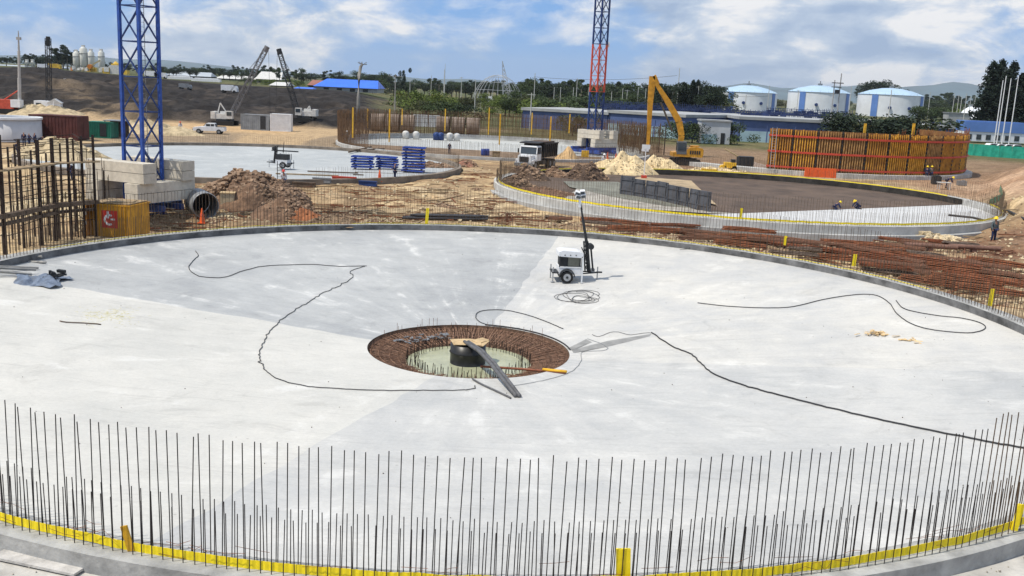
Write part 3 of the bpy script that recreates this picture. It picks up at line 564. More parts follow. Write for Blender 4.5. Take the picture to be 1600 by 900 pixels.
mb = MB().cyl((1.35, .45, .6), (1.12, .45, 2.1), .05, n=6); mb.cyl((.62, .3, 1.9), (.98, .45, 1.2), .03, n=6); mb.build('strut', dark, lt)
MB().cyl((1.13, .2, 1.95), (1.13, .62, 1.95), .16, n=12).build('winch', dark, lt)
mb = MB().box((.42, .45, 4.28), (.12, .12, .5)); mb.build('mast_head', white, lt)
for (x, z, a) in ((.24, 4.80, .3), (.50, 4.86, -.1), (.30, 4.62, .2), (.56, 4.66, -.2)):
    lp = MB().box((x, .40, z), (.26, .16, .20), ry=a, rx=.6).build('floodlight', white, lt); MB().box((x, .31, z-.05), (.22, .02, .16), ry=a, rx=.6).build('lens', glass, lp)
# ------------------------------------------------------------------ the other tanks
def dep(P): return (Vector(P)-Vector((0, 0, CH))).dot(_f)
def barring(c, r, h, n, a0, a1, m, parent, seed=1, rad=.011, z=0., lean=.015, out=.0, hj=.06):
    rr = random.Random(seed); mb = MB()
    for i in range(n):
        a = a0+(a1-a0)*(i+rr.uniform(-.3, .3))/n; q = h*rr.uniform(1-hj, 1+hj); x, y = r*math.cos(a), r*math.sin(a)
        mb.cyl((x, y, z-.05), (x+rr.gauss(0, lean)*h+out*math.cos(a), y+rr.gauss(0, lean)*h+out*math.sin(a), z+q), rad, n=3, cap=False)
    return mb.build('starter_bars', m, parent, kind='stuff')
fb = mat('thin_far_bars', (.12, .085, .055), .85, .3, 3)
conc2 = mat('pale_wall_concrete', (.50, .495, .47), .9, .22, .6, bump=.2)
t2 = thing('settling_tank', 'round tank with a low grey wall and a brown unfinished floor, right of centre', 'concrete tank', (T2[0], T2[1], 0))
MB().ring((0, 0, 0), 22.95, 23.75, -2, 0, 140).build('kerb', conc2, t2)
MB().lathe([(22.9, -.0), (22.9, -.6)], n=90, a0=R_(5), a1=R_(185)).build('kerb_inner_face', mat('black_stained_kerb', (.05, .045, .04), .9, .4, 1), t2)  # far half of the inner kerb face in a blackish tone
MB().ring((0, 0, 0), 23.755, 24.3, -2, -.62, 140).build('footing_ledge', mat('grey_wall_concrete', (.40, .40, .39), .9, .2, .5, bump=.2), t2)
gb = mat('brown_gravel_base', (.115, .082, .062), .95, .35, .35, bump=.7, col2=(.07, .052, .042), bscale=12)
MB().lathe([(22.95, -.62), (12, -.75), (0, -.8)], n=96).build('gravel_base', gb, t2)
def disc_poly(pix, m, name, parent, T, z, lim=22.9):
    vs = []
    for p in pix:
        q = atz(p[0], p[1], z); x, y = q.x-T[0], q.y-T[1]; r = math.hypot(x, y)
        if r > lim: x *= lim/r; y *= lim/r
        vs.append((x, y, z))
    return MB().add(vs, [tuple(range(len(vs)))]).build(name, m, parent)
sl2 = slabmat('fresh_slab', (.55, .55, .54), (.44, .44, .44), .06, T2, 8)
a_s = [R_(k) for k in range(-128, 1, 3)]

def chord(T, a, b, r):
    p = Vector((a.x-T[0], a.y-T[1], 0)); d = Vector((b.x-a.x, b.y-a.y, 0)).normalized(); q = p.dot(d); e = math.sqrt(q*q-p.dot(p)+r*r); u, v = p+d*(-q-e), p+d*(-q+e)
    return Vector((u.x+T[0], u.y+T[1], 0)), Vector((v.x+T[0], v.y+T[1], 0))
aL, aR = chord(T2, atz(1215, 331, -.55), atz(1520, 319, -.55), 22.94)
def arcpoly(T, aL, aR, z, m, name, parent, r=22.94):
    a0 = math.atan2(aL.y-T[1], aL.x-T[0]); a1 = math.atan2(aR.y-T[1], aR.x-T[0]); vs = [(r*math.cos(a0+(a1-a0)*i/40), r*math.sin(a0+(a1-a0)*i/40), z) for i in range(41)]
    return MB().add(vs, [tuple(range(41))]).build(name, m, parent)
arcpoly(T2, aL, aR, -.55, sl2, 'poured_floor', t2)
disc_poly([(880, 312), (905, 292), (940, 290), (990, 302), (1090, 328), (1180, 336), (1100, 333), (1000, 326), (930, 320)], mat('dusty_floor', (.40, .37, .32), .9, .3, .6, bump=.3), 'blinding_floor', t2, T2, -.60)
disc_poly([(880, 283), (965, 284), (1010, 300), (1100, 326), (1040, 322), (960, 308), (890, 292)], mat('green_grey_floor', (.20, .20, .165), .9, .25, .5), 'ramp_floor', t2, T2, -.585)
disc_poly([(1000, 276), (1080, 282), (1120, 320), (1040, 300), (970, 284)], mat('sandy_floor', (.42, .32, .2), .95, .3, .7, bump=.5), 'sand_spill', t2, T2, -.575)
barring(T2, 23.2, 1.9, 640, 0, 2*math.pi, fb, t2, 2, .012); barring(T2, 23.5, 1.0, 640, 0, 2*math.pi, fb, t2, 3, .012)
tape((T2[0], T2[1], 0), 23.3, .06, .2, R_(175), R_(352), 300, 'thin yellow tape round the near rim of the brown floored tank', None)
tape((T2[0], T2[1], 0), 23.0, .0, .10, R_(12), R_(150), 300, 'yellow edge strip along the far rim of the brown floored tank', None)
def wall_line(pix, z, h, th, m, name, label, cat, pw, gap=.06):
    th_ = thing(name, label, cat, atz(*pix[0], z)); O = th_.location; P = [atz(*p, z)-O for p in pix]; me = MB().box((pw/2, 0, h/2), (pw-gap, th, h)); me.box((pw*.1, -th*.7, h/2), (.07, .08, h)); me.box((pw*.85, -th*.7, h/2), (.07, .08, h)); me.box((pw/2, -th*.7, h*.25), (pw-gap, .07, .08)); me.box((pw/2, -th*.7, h*.8), (pw-gap, .07, .08)); me = me.mesh('panel', m); acc = 0
    for i in range(len(P)-1):
        d = P[i+1]-P[i]; n = max(1, int(d.length/pw))
        for k in range(n): q = P[i]+d*(k/n); link('panel', me, th_, q, (random.gauss(0, .05), 0, math.atan2(d.y, d.x)), (d.length/n/pw, 1, random.uniform(.92, 1.06)))
    return th_
wall_line([(968, 303), (990, 306), (1025, 312), (1060, 320), (1090, 327), (1110, 331)], -.6, 1.75, .10, mat('dark_grey_form', (.10, .105, .12), .6, .3, 1.2), 'formwork_wall', 'curved row of dark grey steel formwork panels inside the brown floored tank', 'formwork', 1.35)
t3 = thing('settling_tank', 'round pale slab tank with a smooth wet grey floor behind the near crane base', 'concrete tank', (T3[0], T3[1], 0))
MB().lathe([(22.68, -.36), (8, -.5), (0, -.55)], n=96).build('floor_slab', slabmat('grey_slab', (.44, .455, .45), (.34, .36, .365), .0, T3, 3, scuff=.3), t3)
MB().ring((0, 0, 0), 22.69, 23.3, -1.6, .0, 120).build('kerb', mat('brown_stained_kerb', (.24, .20, .16), .9, .3, .8), t3)
barring(T3, 23.0, 1.1, 330, R_(-60), R_(150), fb, t3, 4, .009)
t4 = thing('settling_tank', 'tank under construction ringed by a tall curtain of brown bars, far centre', 'concrete tank', (T4[0], T4[1], 0))
MB().lathe([(23, -.42), (0, -.42)], n=96).build('floor_slab', slabmat('far_slab', (.47, .48, .46), (.36, .37, .36), .05, T4, 3), t4)
arcpoly(T4, *chord(T4, Vector((-20, 146, 0)), Vector((10, 142, 0)), 22.9), -.405, mat('brown_tank_mud', (.24, .165, .105), .95, .35, .5, bump=.6), 'mud_floor', t4, 22.9)
MB().ring((0, 0, 0), 23.0, 23.6, -1.6, .35, 120, R_(0), R_(180)).build('wall_base', conc2, t4)
MB().ring((0, 0, 0), 23.0, 23.6, -1.6, -.1, 120, R_(181), R_(359)).build('kerb', conc2, t4)
cur = mat('curtain_bars', (.13, .075, .04), .9, .3, 2)
barring(T4, 23.3, 4.3, 640, R_(-12), R_(192), cur, t4, 6, .026, hj=.03); barring(T4, 23.0, 3.9, 500, R_(-12), R_(192), cur, t4, 7, .024); barring(T4, 23.3, 3.4, 150, R_(192), R_(225), cur, t4, 7, .02)
barring(T4, 23.3, 1.7, 330, R_(225), R_(348), fb, t4, 8, .016)
mb = MB()
for z in (.8, 1.5, 2.2, 2.9, 3.6): mb.tube([(23.25*math.cos(R_(a)), 23.25*math.sin(R_(a)), z) for a in range(-12, 194, 3)], .022, 4)
mb.build('hoop_bars', cur, t4, kind='stuff')
for k, (px, y0, y1) in enumerate(((551, 168, 215), (574, 170, 200), (608, 170, 222), (628, 170, 195), (695, 170, 205), (763, 168, 210), (780, 178, 226), (830, 176, 210), (859, 182, 222), (889, 178, 208))):
    Y = T4[1]-(19 if y1 > 213 else -14); a_ = aty(px, y1, Y); b_ = aty(px+.5, y0, Y); b_.x = a_.x
    o = MB().box((0, 0, (b_.z-a_.z)/2), (.17, .17, b_.z-a_.z)).build('yellow_post', ywood, None, a_); tag(o, 'yellow post by the brown bar curtain, '+('leftmost of them', 'short one second from left', 'thick tall one third from left', 'short one just left of the white container', 'one right of the white container', 'one left of the pair in the middle', 'thick one left of the dump truck', 'one above the dump truck', 'thick one right of the dump truck cab', 'rightmost, beside the distant crane')[k], 'post', 'yellow posts round the far tank')
# ------------------------------------------------------------------ tank inside orange timber formwork
t5 = thing('formwork_tank', 'tall curved wall of orange timber formwork with red walers on the right', 'formwork wall', (T5[0], T5[1], 0))
MB().ring((0, 0, 0), 22.0, 23.8, -1.6, .05, 96, R_(-150), R_(30)).build('footing', conc2, t5)
owood = mat('orange_timber', (.58, .29, .045), .75, .35, 1.1, col2=(.24, .11, .03)); obrown = mat('orange_brown_ply', (.26, .13, .045), .8, .35, .6); ow2 = mat('faded_timber', (.46, .27, .10), .8, .4, 1.6, col2=(.16, .09, .04)); ow3 = mat('yellow_orange_timber', (.70, .38, .05), .7, .35, 1.6, col2=(.34, .16, .03))
PW = 3.02; FH = 5.2
panel = MB().box((0, 0, FH/2), (PW-.12, .06, FH)).mesh('panel', obrown)
ribs = MB()
for k in range(9): ribs.box((-PW/2+.26+k*(PW-.52)/8+random.gauss(0, .015), -.14, FH/2-random.uniform(0, .12)), (.11, .18, FH+random.uniform(-.15, .2)))
ribv = [ribs.mesh('timber_ribs', q) for q in (owood, ow2, ow3)]
wal = MB().box((0, -.30, 0), (PW-.06, .10, .24)).mesh('waler', redp)
jb = MB()
for k in range(10): jb.box((0, -.2, .3+k*.52), (.16, .16, .30))
jb = jb.mesh('joint_clamps', dark); jp = MB().box((0, -.06, FH/2), (.2, .05, FH)).mesh('joint_post', dwood)
R5 = 22.6; da = 2*math.asin(PW/2/R5)
for k in range(18):
    a = R_(-112)+da*k; x, y = R5*math.cos(a), R5*math.sin(a); rz = a+math.pi/2
    p = link('panel', panel, t5, (x, y, 0), (0, 0, rz)); q = link('rib_pack', ribv[(k*5+k//3) % 3], p); q['kind'] = 'stuff'
    for z in (.42, 2.35, 4.35): link('waler', wal, p, (0, 0, z))
    a2 = a+da/2; link('joint_post', jp, t5, (R5*math.cos(a2), R5*math.sin(a2), 0), (0, 0, a2+math.pi/2)); q = link('joint_clamps', jb, t5, (R5*math.cos(a2), R5*math.sin(a2), 0), (0, 0, a2+math.pi/2)); q['kind'] = 'stuff'
mb = MB()
rr = random.Random(31)
for k in range(70):
    a = R_(rr.uniform(-75, -10)); mb.cyl((22.7*math.cos(a), 22.7*math.sin(a), 4.5), (22.7*math.cos(a), 22.7*math.sin(a), FH+rr.uniform(.3, .9)), .03, n=3)
mb.build('top_bars', rust2, t5, kind='stuff')
for px in (1352, 1428):
    b_ = aty(px, 196, T5[1]-20); tag(MB().box((0, 0, -.7), (.3, .2, 1.9)).build('yellow_post', ywood, None, b_), ('left' if px < 1400 else 'right')+' of two yellow posts sticking up above the orange formwork', 'post')
def ladder(a, b, w_, name, label, m=alu, n=16):
    a = Vector(a); b = Vector(b); s_ = Vector((w_/2, 0, 0)); mb = MB().cyl(a-s_, b-s_, .035, n=4); mb.cyl(a+s_, b+s_, .035, n=4)
    for i in range(1, n): p = a.lerp(b, i/n); mb.cyl(p-s_, p+s_, .022, n=4)
    return tag(mb.build(name, m), label, 'ladder')
lp = aty(1206, 268, T5[1]-22.6); ladder(lp, aty(1211, 199, T5[1]-21.4), .55, 'ladder', 'pale metal ladder leaning on the left end of the orange formwork')
P = hit(1281, 277); mb = MB(); mb.prism([(-2.0, 0), (2.0, 0), (1.95, 1.15), (-1.95, 1.15)], -.12, .12)
for k in range(4): mb.box((-1.5+k, -.13, .55), (.12, .06, 1.0))
tag(mb.build('plastic_barrier', orangep, None, P), 'long orange plastic barrier standing before the orange formwork', 'barrier')
# ------------------------------------------------------------------ tower cranes
def tower(px, py, label, rz, H, w_, cols, sec=2.2, s=0.15, base=0.):
    P = hit(px, py); t = thing('tower_crane', label, 'tower crane', P, rz); n = int(H/sec); h = w_/2
    def colr(z):
        for z0, m in cols:
            if z < z0: return m
        return cols[-1][1]
    cache = {}
    for i in range(n):
        z = base+i*sec; m = colr(z); key = m.name
        if key not in cache:
            lg = MB().box((0, 0, sec/2), (s, s, sec-.004))
            br = MB(); cs = [(-h, -h), (h, -h), (h, h), (-h, h)]
            for k in range(4):
                (x0, y0), (x1, y1) = cs[k], cs[(k+1) % 4]; br.cyl((x0, y0, .08), (x1, y1, sec-.08), s*.26, n=4); br.cyl((x1, y1, .08), (x0, y0, sec-.08), s*.26, n=4); br.cyl((x0, y0, .06), (x1, y1, .06), s*.26, n=4)
            cache[key] = (lg.mesh('leg', m), br.mesh('braces', navy if m is blue else m))
        sct = link('mast_section', cache[key][1], t, (0, 0, z))
        for c_ in ((-h, -h), (h, -h), (h, h), (-h, h)): link('leg', cache[key][0], sct, (c_[0], c_[1], 0))
    lad = MB(); a = Vector((h*.45, h*.15, base+.3)); b = Vector((h*.45, h*.15, base+n*sec)); q = Vector((.2, .0, 0)); lad.cyl(a-q, b-q, .022, n=4); lad.cyl(a+q, b+q, .022, n=4)
    for i in range(int((b.z-a.z)/.3)): lad.cyl(a-q+Vector((0, 0, i*.3)), a+q+Vector((0, 0, i*.3)), .014, n=3)
    lad.build('ladder', grey, t); return t
c1 = tower(226, 334, 'big blue lattice tower crane mast at left standing on cream ballast blocks', R_(65.6), 30, 1.62, [(99, blue)], 2.2, .19)
for (x, y) in ((-.81, -.81), (.81, -.81), (.81, .81), (-.81, .81)): MB().box((x, y, -.25), (.4, .4, .5)).build('foot', blue, c1)
mb = MB()
for s_ in (-1, 1): mb.box((s_*.81, 0, .62), (.3, 5.0, .34)); mb.box((0, s_*.81, .60), (5.0, .3, .34))
mb.build('base_frame', navy, c1)
def ballast(P, rz, z0, cols, lab, L=4.6, W=.95, Hh=.62, O=1.45):
    me = MB().box((0, 0, Hh/2), (L, W, Hh-.03)); me.box((L*.25, 0, Hh-.01), (.3, .1, .03)); me.box((-L*.25, 0, Hh-.01), (.3, .1, .03)); me = me.mesh('ballast_block', cream); out_ = []
    A = R_(0); k = 0
    for lay, (ax, offs) in enumerate(((1, (-O, O)), (1, (-O, O)), (0, (-O, O)), (0, (-O, O)))):
        for j, off in enumerate(offs):
            lx, ly = (0, off) if ax == 0 else (off, 0); c, s_ = math.cos(rz), math.sin(rz)
            o = link('ballast_block', me, None, (P.x+lx*c-ly*s_, P.y+lx*s_+ly*c, P.z+z0+lay*Hh), (0, 0, rz+(0 if ax == 0 else math.pi/2)+random.gauss(0, .006)))
            nm = ('lowest', 'second', 'third', 'top')[lay]; tag(o, '%s layer cream ballast block, %s side, of the %s' % (nm, (('left', 'right') if ax == 1 else ('near', 'far'))[j], lab), 'concrete block', 'ballast blocks')
P = hit(222, 334); ballast(P, R_(-24.4), 1.0, None, 'big left crane', 5.0, 1.1, .64, 1.7)
c2 = tower(927, 241, 'distant tower crane mast with a red section near its foot', R_(40), 40, 1.45, [(8.2, navy), (15.0, cranered), (99, navy)], 2.27, .2)
mb = MB()
for s_ in (-1, 1): mb.box((s_*1.6, 0, .5), (.4, 6.0, .5)); mb.box((0, s_*1.6, .9), (6.0, .4, .4))
mb.build('base_frame', blue, c2)
ballast(hit(932, 241), R_(-50), 1.12, None, 'distant red and blue crane')
tag(MB().box((0, 0, 0), (.6, .1, .7)).build('sign_board', white, None, on(949, 70, hit(932, 241))), 'small white board fixed high on the distant crane mast', 'board')
# ------------------------------------------------------------------ left: post and bar frame, skip, pipe, heaps
def pmm(P): return dep(P)/F
fr = thing('shoring_frame', 'tall frame of dark steel posts with plank decks at the left edge of the picture', 'scaffold', hit(75, 372)); O = fr.location.copy()
rfr = random.Random(12); rustd = mat('dark_rust_post', (.038, .025, .02), .85, .35, 3)
frontp = [(-30, 405, 210), (9, 398, 211), (38, 388, 218), (66, 384, 219), (88, 377, 216), (112, 375, 218), (133, 373, 213), (151, 370, 211)]
backp = [(-10, 380, 222), (31, 383, 226), (20, 374, 230), (55, 370, 235), (78, 368, 240), (100, 366, 224), (120, 362, 218)]
FP = []
for k, (px, yb, yt) in enumerate(frontp+backp):
    P = hit(px, yb); T_ = on(px, yt, P); h = T_.z-P.z; w_ = .15 if k in (1, 3, 4) else .11
    if k >= len(frontp): w_ = .08
    MB().box((0, 0, h/2), (w_, w_, h)).build('post', rustd, fr, P-O); FP.append((P, h))
for z, m, d_, nm in ((3.75, wood, (.75, .07), 'deck'), (1.45, dwood, (.35, .22), 'beam'), (1.05, dwood, (.2, .16), 'beam')):
    for a_, b_ in ((FP[1], FP[4]), (FP[4], FP[7]), (FP[0], FP[1])):
        A, B = a_[0]-O, b_[0]-O; A.z = B.z = z-O.z*0+(0 if z > 2 else 0); A.z -= O.z; B.z -= O.z; d = B-A
        MB().box((A+B)/2+Vector((0, .25, 0)), (d.length+.1, d_[0], d_[1]), rz=math.atan2(d.y, d.x)).build(nm, m, fr)
mb = MB()
for z in (.5, 1.0, 2.0, 2.55, 3.1, 4.3, 4.75, 5.05):
    for a_, b_ in ((FP[1], FP[4]), (FP[4], FP[7]), (FP[0], FP[1]), (FP[9], FP[12]), (FP[12], FP[14]), (FP[2], FP[9]), (FP[6], FP[14])):
        A, B = a_[0]-O, b_[0]-O; A.z = z-O.z+rfr.gauss(0, .05); B.z = z-O.z+rfr.gauss(0, .05); mb.cyl(A, B, .024, n=4)
for k in range(90):
    i = rfr.choice((0, 1, 2, 3, 4, 5, 6)); A = FP[i][0].lerp(FP[i+1][0], rfr.random())-O+Vector((0, rfr.uniform(0, 3.2), 0)); mb.cyl(A, A+Vector((0, 0, rfr.uniform(1.5, 5))), .018, n=3)
mb.build('ledger_bars', rustd, fr, kind='stuff')
# skip with a red emblem
P = hit(172, 371); sk = thing('waste_skip', 'yellow open steel container with a red emblem beside the left crane base', 'container', P, R_(-8))
mb = MB().box((0, 1.1, .95), (2.5, 2.2, 1.85)); mb.box((0, 1.1, 1.86), (2.62, 2.32, .08)); mb.build('body', yellow, sk)
for x in (-1.0, -.72, .72, .95): MB().box((x, -.03, .95), (.07, .05, 1.7)).build('rib', yellow, sk)
MB().box((-1.33, .02, .98), (.16, .5, 2.0)).build('end_flap', mat('orange_paint', (.72, .30, .03), .5, .15, 3), sk)
mb = MB(); nn_ = 8
for (x, y, z, a) in ((0, 1.1, 1.95, 0),): mb.box((x, y, z), (2.4, 2.1, .05)); mb.box((.2, .9, 2.0), (1.6, 1.2, .05), rz=.3)
mb.build('dusty_load', wood, sk)
MB().box((.02, -.02, 1.05), (.95, .03, 1.0)).build('emblem_plate', mat('emblem_red', (.50, .04, .03), .5, .15, 4), sk)
mb = MB()
for i in range(14):
    a = R_(60+i*17); b2 = R_(60+(i+1)*17); mb.box((.02+.27*math.cos((a+b2)/2), -.045, 1.02+.27*math.sin((a+b2)/2)), (.10, .02, .11), ry=-(a+b2)/2+math.pi/2)
mb.box((-.06, -.045, 1.30), (.12, .02, .4)); mb.box((.22, -.045, 1.05), (.26, .02, .1)); mb.build('emblem_letter', white, sk)
for (x, z) in ((-1.33, 1.35), (-1.33, .8)): MB().box((x, -.25, z), (.12, .02, .22)).build('sticker', white, sk)
# big corrugated pipe
P = hit(322, 343); t = thing('culvert_pipe', 'big grey corrugated pipe lying open end forward beside the crane ballast', 'pipe', P, R_(30))
mb = MB(); M_ = []
for i in range(25): M_.append((.86+.025*(i % 2), i*.11))
vs = []; n = 28
for (r, y) in M_:
    for k in range(n): a = 2*math.pi*k/n; vs.append((r*math.cos(a), y, .88+r*math.sin(a)))
for (r, y) in M_[::-1]:
    for k in range(n): a = 2*math.pi*k/n; vs.append(((r-.04)*math.cos(a), y, .88+(r-.04)*math.sin(a)))
m2 = len(M_)*2; mb.add(vs, [(i*n+k, i*n+(k+1) % n, ((i+1) % m2)*n+(k+1) % n, ((i+1) % m2)*n+k) for i in range(m2) for k in range(n)], True); mb.build('shell', mat('galvanised_pipe', (.27, .28, .29), .45, .2, 3, metal=.2), t)
MB().lathe([(.80, 0), (0, 0)], n=24).build('dark_end', black, t).matrix_local = Matrix.Translation((0, 2.5, .88)) @ Matrix.Rotation(R_(90), 4, 'X')
def cone(px, py, h, label):
    P = hit(px, py); t = thing('traffic_cone', label, 'traffic cone', P); s_ = h/.75
    MB().box((0, 0, .02*s_), (.38*s_, .38*s_, .04*s_)).build('base', orangep, t); MB().cyl((0, 0, .04*s_), (0, 0, .75*s_), .14*s_, .03*s_, 14).build('cone', orangep, t); MB().cyl((0, 0, .36*s_), (0, 0, .48*s_), .104*s_, .085*s_, 14).build('band', orangep if h < .9 else mat('pink_red_band', (.7, .12, .06), .5, .1, 3), t); return t
cone(316, 349, .98, 'orange traffic cone standing in front of the big corrugated pipe')
for (px, py, l) in ((949, 250, 'red traffic cone left of the pair near the distant crane base'), (962, 252, 'red traffic cone right of the pair near the distant crane base'), (593, 286, 'small orange cone beside the worker below the blue formwork stacks')): cone(px, py, 1.1, l)
def heap(px, py, wx, wy, h, m, sm_, n, label, name='soil_heap', seed=1, ss=(.06, .25), pk=1.3, rz=0., base=None, sub=36):
    P = base or hit(px, py); P = Vector((P.x, P.y+wy/2, P.z-.05)); rr = random.Random(seed); vs = []; g = sub
    def hz(u, v):
        r = math.hypot(u, v); e = max(0, 1-r**pk); return h*e**.9*(.72+.55*float(vn(u*wx*.5+seed*7, v*wy*.5, .9, seed)))+.10*h*(float(vn(u*wx, v*wy, .35, seed))-.5)*min(1, e*4)-.12*(1-e)
    ug = np.linspace(-1, 1, g)
    for i in range(g):
        for j in range(g):
            u, v = ug[i], ug[j]; r = math.hypot(u, v); k = 1 if r < 1 else 1/r; w2 = 1+.18*(float(vn(math.atan2(v, u)*1.5+9, 0, .7, seed))-.5)*2; vs.append((u*k*wx/2*w2, v*k*wy/2*w2, hz(u*k, v*k)))
    t = thing(name, label, 'heap', P, rz); MB().add(vs, [(i*g+j, (i+1)*g+j, (i+1)*g+j+1, i*g+j+1) for i in range(g-1) for j in range(g-1)], False).build('soil', m, t)
    if n:
        mb = MB()
        for k in range(n):
            r = math.sqrt(rr.random()); a = rr.uniform(0, 6.283); u, v = r*math.cos(a), r*math.sin(a); s_ = ss[0]+(ss[1]-ss[0])*rr.random()**2.2; mb.blob((u*wx/2, v*wy/2, hz(u, v)+s_*.2), s_, n=5, jit=.45, sq=(1, rr.uniform(.6, 1), rr.uniform(.5, .9)), rnd=rr)
        mb.build('stones', sm_, t, kind='stuff')
    return t
brs = mat('brown_earth', (.19, .115, .07), .95, .45, 1.6, bump=.9, col2=(.09, .055, .036)); brr = mat('brown_rock', (.30, .205, .135), .95, .45, .7, bump=.3, col2=(.12, .075, .05))
sndm = mat('pale_sand', (.74, .58, .34), .95, .15, 1.2, bump=.7); redm = mat('red_earth', (.34, .13, .055), .95, .3, 1.5, bump=.8); dks = mat('dark_brown_soil', (.105, .07, .05), .95, .4, 1.5, bump=.8, col2=(.05, .034, .025)); tanr = mat('tan_rock', (.58, .47, .30), .95, .25, .8, bump=.3)
heap(368, 330, 8.6, 9, 1.95, brs, brr, 2200, 'big heap of brown rocky earth behind the left of the slab', seed=3, ss=(.05, .26), pk=2.8); heap(433, 347, 4.6, 6, 1.3, brs, brr, 900, 'lower brown rubble heap in front of the big earth heap', seed=4, ss=(.04, .2), pk=2)
heap(340, 352, 3.4, 3, .5, brs, tanr, 300, 'low tan rubble beside the corrugated pipe', seed=14, ss=(.04, .16))
heap(465, 350, 3.6, 3.2, .95, redm, redm, 160, 'small heap of red earth left of the dark pipe stack', seed=5, ss=(.02, .09)); heap(515, 351, 3.6, 2.6, .5, mat('grey_brown_spoil', (.27, .19, .12), .95, .4, 3, bump=.8), brr, 350, 'low grey brown spoil beside the red earth', seed=6, ss=(.03, .10))
heap(886, 252, 3.4, 4, 2.0, mat('yellow_sand', (.66, .44, .22), .95, .12, 1.5, bump=.3), None, 0, 'smooth cone of orange yellow sand behind the dump truck', seed=7, pk=1.05, sub=24)
heap(976, 273, 8.2, 6, 2.3, sndm, tanr, 300, 'pale sand heap under the excavator stick', seed=8, ss=(.04, .15)); heap(1034, 272, 7.0, 5, 2.1, sndm, tanr, 260, 'pale sand heap right of the excavator bucket', seed=9, ss=(.04, .15)); heap(1110, 271, 8.5, 3, .5, sndm, tanr, 120, 'low spread of pale sand before the excavator tracks', seed=10)
heap(822, 281, 5.0, 3.5, 1.35, dks, brr, 500, 'dark clods of soil in front of the dump truck', seed=11, ss=(.05, .28)); heap(918, 280, 5.2, 3.6, 1.75, dks, brr, 350, 'dark brown soil heap between dump truck and pale sand', seed=12, ss=(.05, .2)); heap(868, 276, 4, 3, .8, brs, brr, 240, 'low brown soil joining the two dark heaps', seed=13)
heap(845, 306, 9.0, 4, .6, mat('red_brown_earth', (.20, .11, .07), .95, .4, 1.8, bump=.8), brr, 500, 'flat red brown earth inside the rim of the brown floored tank', seed=15, ss=(.03, .12), base=atz(845, 306, -.6)); heap(800, 292, 5, 4, .9, dks, brr, 300, 'dark earth inside the left end of the brown floored tank', seed=16, base=atz(800, 294, -.6))
heap(140, 365, 3.5, 4, 1.3, mat('cream_spoil', (.50, .40, .25), .95, .3, 1, bump=.8), tanr, 500, 'tan rubble behind the post frame beside the skip', seed=17); heap(60, 340, 8, 7, 1.1, MATS['cream_spoil'], tanr, 900, 'wide tan rubble bank seen through the post frame', seed=18)
heap(60, 250, 10, 8, 2.0, MATS['cream_spoil'], tanr, 500, 'tan spoil bank behind the post frame with workers on it', seed=19, ss=(.08, .3)); heap(215, 210, 20, 7, 2.0, MATS['cream_spoil'], None, 0, 'long low sand bank beyond the left slab', seed=20)
heap(50, 182, 16, 10, 2.4, MATS['cream_spoil'], None, 0, 'tan bank behind the white round tank at far left', seed=21)
heap(1460, 380, 7, 2.5, .55, brs, tanr, 500, 'scattered cream rocks beyond the rust bundles at right', seed=22, ss=(.05, .32)); heap(1230, 356+12, 4, 1.5, .3, brs, tanr, 120, 'small stones beside the tank wall before the rust bundles', seed=23)
heap(1175, 263, 8, 5, .9, mat('pink_grey_gravel', (.33, .25, .2), .95, .3, 2, bump=.5), None, 0, 'low grey pink gravel heap right of the excavator', seed=24)
heap(670, 262, 6, 4, .5, brs, brr, 200, 'broken red brown rubble at the end of the left slab', seed=25)
# loose stones on the worked ground
mb = MB(); rr = random.Random(77)
for k in range(5200):
    px = rr.uniform(0, 1600); py = rr.uniform(232, 352) if px < 820 else rr.uniform(330, 480); P = hit(px, py, lambda x, y: terr(x, y, False)) if k < 0 else atz(px, py, -.5)
    if any(math.hypot(P.x-T[0], P.y-T[1]) < T[2]+.9 for T in (T1, T2, T3, T4)) or P.y > 150: continue
    s_ = rr.choice((.03, .04, .06, .09, .14)); mb.blob((P.x, P.y, float(terr(P.x, P.y))+s_*.2), s_*rr.uniform(.8, 1.3), n=5, jit=.45, sq=(1, 1, .7), rnd=rr)
mb.build('loose_stones', tanr, None, kind='stuff')
mb = MB()
for k in range(2600):
    px = rr.uniform(830, 1600); py = rr.uniform(335, 490); P = atz(px, py, -.8)
    if any(math.hypot(P.x-T[0], P.y-T[1]) < T[2]+.9 for T in (T1, T2, T3, T4)) or P.y > 90: continue
    s_ = rr.choice((.03, .05, .08, .12)); mb.blob((P.x, P.y, float(terr(P.x, P.y))+s_*.2), s_*rr.uniform(.8, 1.3), n=5, jit=.45, sq=(1, 1, .7), rnd=rr)
mb.build('loose_clods', brr, None, kind='stuff')
P = hit(355, 329); t = thing('timber_crate', 'pale timber box standing beside the brown earth heap', 'crate', P, R_(8)); MB().box((0, .4, .62), (.95, .8, 1.15)).build('body', mat('pale_timber', (.52, .43, .29), .8, .2, 3), t); MB().box((0, .4, 1.23), (1.05, .9, .07)).build('lid', ply, t)
t = tag(MB().cyl((0, 0, .3), (0, .9, .3), .3, n=16).build('steel_drum', mat('blue_grey_drum', (.12, .17, .22), .5, .2, 3), None, hit(400, 325)), 'blue grey drum lying at the foot of the brown heap', 'drum')
